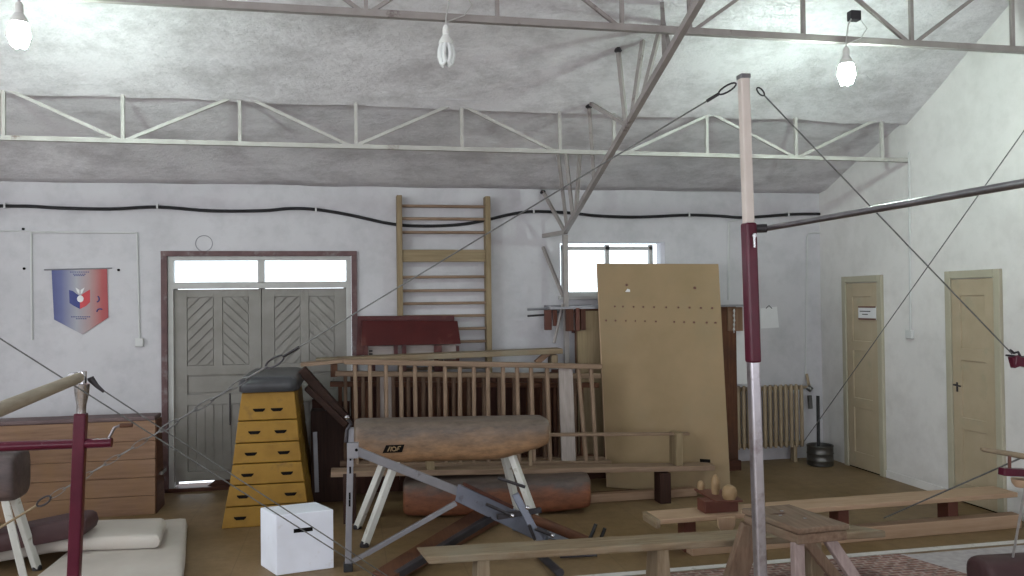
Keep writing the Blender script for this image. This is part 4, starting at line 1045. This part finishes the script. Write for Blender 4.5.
for px in (684, 862, 1002):
    p = aZ(px, 509, zt); u_ = (p.x-A.x)/(B.x-A.x); c_ = A.lerp(B, u_)+back*wd*.5
    obj('leg', MB().box(c_.x-.05, c_.x+.035, c_.y-.03, c_.y+.09, .0, zt-.036), 'brown_red_paint', gb, bevel=.004)
# narrow bench nearest the camera
zt = .29
A, B = aZ(424, 557, zt), aZ(886, 530.5, zt); d_, s_, u = frame(B-A); back = V((-d_.y, d_.x, 0)); wd = .20
nb = thing('wooden_bench', 'rough plank bench nearest the camera, in front of the grey steel stand', 'bench', V(((A.x+B.x)/2, (A.y+B.y)/2+.08, 0)))
tl_ = A-d_*.04+back*wd
obj('seat', MB().hexa([A-V((0, 0, .045))+d_*.03, B-V((0, 0, .045)), B+back*wd-V((0, 0, .045)), tl_-V((0, 0, .045))+d_*.03]+[A, B, B+back*wd-d_*.16, tl_]), 'bench_wood_x', nb, bevel=.008)
for px in (479, 666, 838):
    p = aZ(px, 560, .2); u_ = (p.x-A.x)/(B.x-A.x); c_ = A.lerp(B, u_)+back*wd*.5
    obj('leg', MB().hexa([V((c_.x+i, c_.y+j, z)) for z, sc_ in ((0, 1.25), (zt-.045, 1)) for i, j in ((-.05*sc_*.8, -.085*sc_), (.04*sc_*.8, -.085*sc_), (.04*sc_*.8, .085*sc_), (-.05*sc_*.8, .085*sc_))]), 'bench_wood_z', nb, bevel=.005)

# stool
zt = .50
A = aZ(798, 529, zt); Lb = aZ(741, 508, zt); Rb = aZ(850, 524, zt); Dd = Rb+(Lb-A)
st_ = thing('wooden_stool', 'sturdy wooden stool with four splayed legs behind the tall bar post', 'stool', V(((A.x+Dd.x)/2, (A.y+Dd.y)/2, 0)))
dz = V((0, 0, .032))
mid = V((0, 0, .04))
obj('top_board', MB().hexa([A-dz, Rb-dz, Dd-dz, Lb-dz, A, Rb, Dd, Lb]), 'stool_wood_y', st_, bevel=.009)
cc = (A+Dd)/2
sh_ = [cc+(p-cc)*.95-dz-V((0, 0, .004)) for p in (A, Rb, Dd, Lb)]
obj('apron', MB().hexa([p-V((0, 0, .055)) for p in sh_]+sh_), 'stool_wood_y', st_, bevel=.006)
for p, spl, mt in ((A, V((-.055, -.10, 0)), 'purple_wood_z'), (Rb, V((.30, -.12, 0)), 'purple_wood_z'), (Dd, V((.16, .16, 0)), 'stool_wood_z'), (Lb, V((-.22, .12, 0)), 'stool_wood_z')):
    tp = cc+(p-cc)*.78-V((0, 0, .09)); bt_ = V((tp.x+spl.x, tp.y+spl.y, 0))
    if p is Rb: tp = cc+(p-cc)*.60-V((0, 0, .09)); bt_ = V((tp.x+.24, tp.y-.1, 0))
    if p is Dd: bt_ = aY(847, 640, 4.45); bt_.z = 0
    if p is Lb: bt_ = V((tp.x-.12, tp.y+.06, 0))
    obj('leg', MB().beam(bt_+V((0, 0, .0)), tp, .135 if p is Lb else .062, .05, (0, 1, 0)), mt, st_, bevel=.006)
hl = MB()
for u_, v_ in ((.55, .35), (.3, .55), (.52, .72)):
    c_ = A+(Rb-A)*u_+(Lb-A)*v_; hl.lathe(c_+V((0, 0, .0005)), [(.011, 0), (.011, .002)], 10)
obj('bolt_heads', hl, 'chrome', st_)
tgx = A+(Rb-A)*.35+(Lb-A)*.62
obj('gouge', MB().prism([tgx+V((a*.05, b_*.02, .0006)) for a, b_ in ((-1, .2), (-.2, .6), (.9, .3), (.4, -.6), (-.4, -.4))], (0, 0, .0012)), 'dark_wood_x', st_)

# red balance trainer with wooden knobs, on the low bench
zt = .265
c_ = aZ(722, 513, zt)
tr0 = thing('hand_trainer', 'red wooden block with a tilted tray of rounded wooden knobs on the low bench', 'hand trainer', (c_.x, c_.y, zt))
q0, q1 = aZ(705, 514, zt), aZ(741, 513, zt)
ztr = aY(741, 499, q1.y).z
obj('block', MB().box(q0.x, q1.x, q0.y, q0.y+.13, zt+.001, ztr-.012), 'brown_red_paint', tr0, bevel=.005)
obj('tray', MB().prism([aZ(694, 488.5, ztr), aZ(716, 501, ztr), aZ(743, 500, ztr), aZ(728, 489.5, ztr)], (0, 0, -.014)), 'brown_red_paint', tr0, bevel=.003)
def knob(px, py0, py1, r):
    p = aZ(px, py0, ztr); q = aY(px, py1, p.y); h = q.z-p.z+r*.5
    obj('knob', MB().lathe(p, [(r*.8, 0), (r, h*.25), (r*1.02, h*.55), (r*.85, h*.82), (r*.45, h*.97), (.002, h)], 20), 'knob_wood', tr0, smooth=True)
knob(701, 489.5, 482.5, .026); knob(715.5, 494, 476.5, .030); knob(729.5, 499, 488.5, .050)
q0 = aZ(706, 519, zt)
hc = aZ(727, 519, zt)
dsc = [V((aY(727, 515, hc.y-.03).x+.062*math.cos(a), hc.y-.03, zt-.015+.075*math.sin(a)*(.95))) for a in [math.pi+math.pi*k/12 for k in range(13)]]
dsc = [dsc[0]+V((0, 0, .033))]+dsc+[dsc[-1]+V((0, 0, .033))]
obj('round_cheek', MB().prism(dsc, (0, .022, 0)), 'fresh_wood_z', tr0, bevel=.004)

# ================================================================== GREY STEEL STAND
YG = 5.5
gs = thing('steel_stand', 'folded grey steel stand with slotted post, diagonal arm and dark tubes on the floor', 'steel stand', (aY(348, 571, YG).x, YG, 0))
pt_, pb2 = aY(351, 428, YG), aY(348.2, 571, YG); pb2.z = max(pb2.z, .0)
obj('post', MB().beam(pt_, V((pb2.x, YG, .05)), .042, .05, (0, 1, 0)), 'grey_metal', gs, bevel=.004)
sl_ = MB()
for k in (.2, .29, .47, .52):
    p = pt_.lerp(pb2, k); sl_.box(p.x-.006, p.x+.006, YG-.0275, YG-.024, p.z-.022, p.z+.022)
obj('slots', sl_, 'ink_black', gs)
obj('foot', MB().box(pb2.x-.03, pb2.x+.03, YG-.035, YG+.035, 0, .055), 'black_rubber', gs, bevel=.006)
lv = MB().tube([aY(346, 442, YG-.03), aY(347, 430, YG-.04), aY(351, 424, YG-.04), aY(347.5, 419, YG-.04)], [.014, .012, .01, .012], 10)
obj('lever', lv, 'dark_metal', gs, smooth=True)
obj('knob', MB().lathe(aY(347, 417.5, YG-.04), [(.01, -.012), (.017, 0), (.01, .012)], 14), 'chrome', gs, smooth=True)
Ya = YG-.045
a0, a1 = aY(354, 450, Ya), aY(457, 491, 5.60)
obj('arm', MB().beam(a0, a1, .04, .058), 'grey_metal', gs, bevel=.004)
obj('arm_gusset', MB().box(a0.x-.045, a0.x+.03, Ya-.03, Ya+.02, a0.z-.05, a0.z+.05), 'grey_metal', gs, bevel=.004)
obj('bolt', MB().lathe(a0+V((.015, -.03, .005)), [(.01, 0), (.01, .006)], 10, V((0, -1, 0))), 'ink_black', gs)
b0_, b1_ = aY(456, 493, 5.60), aY(540, 531, 5.72)
pln = obj('channel_plate', MB().hexa([aY(455, 501, 5.56), aY(545, 545, 5.66), aY(548, 545, 5.76), aY(458, 500, 5.68), aY(458, 484, 5.56), aY(548, 524, 5.66), aY(549, 524, 5.76), aY(460, 484, 5.68)]), 'blue_metal', gs, bevel=.004)
b2_ = aY(588, 553, 5.45)
obj('floor_plate', MB().prism([aZ(512, 530, .012), aZ(575, 545, .012), aZ(596, 545, .012), aZ(528, 515, .012)], (0, 0, .008)), 'blue_metal', gs)
obj('dark_channel', MB().beam(aY(464, 484, 5.55), aY(512, 507, 5.6), .05, .022), 'dark_wood_x', gs)
obj('brace', MB().beam(aY(456, 503, 5.54), aY(366, 554, YG-.0), .03, .032), 'grey_metal', gs, bevel=.003)
obj('brace', MB().beam(aY(366, 554, YG), aY(350, 562, YG), .025, .03), 'grey_metal', gs, bevel=.003)
# dark tubes and wide plank beneath
obj('dark_leg', MB().beam(aY(497, 514, 5.66), aZ(392, 578, .03), .05, .045), 'dark_metal', gs, bevel=.004)
obj('tube', MB().tube([aY(531, 518, 5.62), aZ(592, 543, .035)], .035, 12), 'brown_wood_x', gs, smooth=True)
for (p0, p1) in (((589, 541), (596, 524)), ((599, 543), (605, 528))):
    obj('prong', MB().tube([aY(*p0, 5.3), aY(*p1, 5.3)], .013, 8), 'black_rubber', gs, smooth=True)
obj('claw', MB().beam(aY(515, 494, 5.48), aY(540, 541, 5.44), .05, .04, (0, 1, 0)), 'blue_metal', gs, bevel=.004)
obj('claw', MB().beam(aY(541, 510, 5.5), aY(497, 517, 5.46), .03, .035, (0, 0, 1)), 'dark_metal', gs, bevel=.004)
for p0, p1 in (((486, 504), (511, 515)), ((535, 529), (551, 535)), ((498, 478), (525, 487)), ((529, 525), (535, 540))):
    t_ = obj('bolt_rod', MB().tube([aY(*p0, 5.42), aY(*p1, 5.42)], .011, 8), 'dark_metal', gs, smooth=True)
for p0 in ((511, 515), (551, 535), (526, 507)):
    obj('bolt_head', MB().lathe(aY(*p0, 5.41), [(.014, 0), (.014, .02)], 10, V((1, -.3, -.4))), 'chrome', gs, smooth=True)
m_ = MB().hexa([aZ(372, 580, .01), aZ(392, 585, .01), aZ(505, 520, .01), aZ(478, 514, .01)]+[p+V((0, 0, .05)) for p in (aZ(372, 580, .01), aZ(392, 585, .01), aZ(505, 520, .01), aZ(478, 514, .01))])
tag(obj('floor_plank', m_, 'brown_wood_y', bevel=.004), 'wide brown plank lying on the floor under the grey steel stand', 'plank')
m_ = MB().tube([aZ(537, 552, .03), aZ(560, 573, .03)], .028, 12)
tag(obj('short_tube', m_, 'dark_metal', smooth=True), 'short dark tube on the floor behind the nearest plank bench', 'tube')
m_ = MB().tube([aZ(560, 556.5, .02), aZ(597, 555, .02)], .012, 8)
tag(obj('short_rod', m_, 'dark_metal', smooth=True), 'thin dark rod end on the floor under the nearest plank bench', 'rod')

# rug
rq = [aZ(735, 562, .004), aZ(898, 554.5, .004), aZ(985, 580, .004)]
rugy = rq[1].y
rug = thing('patterned_rug', 'reddish patterned rug with a broad grey edge on the floor behind the stool', 'rug', (2.9, 4.4, 0))
x1_, y1_ = rq[1].x, rq[1].y
obj('weave', MB().prism([V((1.6, 3.6, .003)), V((rq[2].x, 3.6, .003)), V((rq[2].x, rq[2].y, .003)), V((x1_, y1_, .003)), V((1.6, y1_-.02, .003))], (0, 0, .007)), 'rug_weave', rug)
obj('border', MB().prism([V((rq[2].x+.002, 3.6, .003)), V((4.95, 3.6, .003)), V((4.95, 4.93, .003)), V((x1_+.05, 4.93, .003)), V((x1_+.002, y1_, .003)), V((rq[2].x+.002, rq[2].y, .003))], (0, 0, .006)), 'rug_border', rug)

# ================================================================== CAMERA, LIGHT
cam = bpy.data.cameras.new('camera'); co = bpy.data.objects.new('camera', cam); C.objects.link(co)
cam.sensor_width = 36; cam.lens = F*36/1024; cam.clip_start = .05
co.location = (0, 0, H)
c, s = math.cos(YAW), math.sin(YAW); cp, sp = math.cos(PITCH), math.sin(PITCH)
fwd = V((s*cp, c*cp, sp)); right0 = V((c, -s, 0)); up0 = right0.cross(fwd)
cr, sr = math.cos(ROLL), math.sin(ROLL)
# picture axes: u = cr*R + sr*U' ... keep the survey formula and camera identical
R_ = right0*cr-up0*(-sr)*-1 if False else (ray(513, 288)-ray(512, 288)).normalized()
U_ = (ray(512, 287)-ray(512, 288)).normalized()
co.matrix_world = Matrix.Translation((0, 0, H)) @ Matrix((R_, U_, -fwd)).transposed().to_4x4()
bpy.context.scene.camera = co

w = bpy.data.worlds.new('w'); bpy.context.scene.world = w; w.use_nodes = True
bg = w.node_tree.nodes['Background']; bg.inputs[0].default_value = (.86, .93, 1, 1); bg.inputs[1].default_value = 3.0
for k, (x0, x1) in enumerate(FW):            # daylight in each tall window opening
    L = bpy.data.lights.new('window_daylight', 'AREA'); L.shape = 'RECTANGLE'; L.size = x1-x0-.1; L.size_y = 1.6
    L.energy = 50*(x1-x0)/1.6; L.color = (.95, .96, 1)
    lo_ = bpy.data.objects.new('window_daylight', L); C.objects.link(lo_); lo_.location = ((x0+x1)/2, FRONT-.05, 1.8)
    lo_.rotation_euler = (math.radians(90), 0, 0)
for y0, y1 in LW:
    L = bpy.data.lights.new('window_daylight', 'AREA'); L.shape = 'RECTANGLE'; L.size = y1-y0-.1; L.size_y = 1.7
    L.energy = 78; L.color = (.95, .96, 1)
    lo_ = bpy.data.objects.new('window_daylight', L); C.objects.link(lo_); lo_.location = (LEFT-.05, (y0+y1)/2, 2.1)
    lo_.rotation_euler = (math.radians(90), 0, math.radians(-90))
sc = bpy.context.scene
sc.view_settings.view_transform = 'Standard'; sc.view_settings.look = 'None'; sc.view_settings.gamma = 1
sc.view_settings.use_curve_mapping = False; sc.view_settings.exposure = 0.0
sc.cycles.use_denoising = True; sc.cycles.max_bounces = 8; sc.cycles.diffuse_bounces = 5
sc.cycles.sample_clamp_indirect = 6
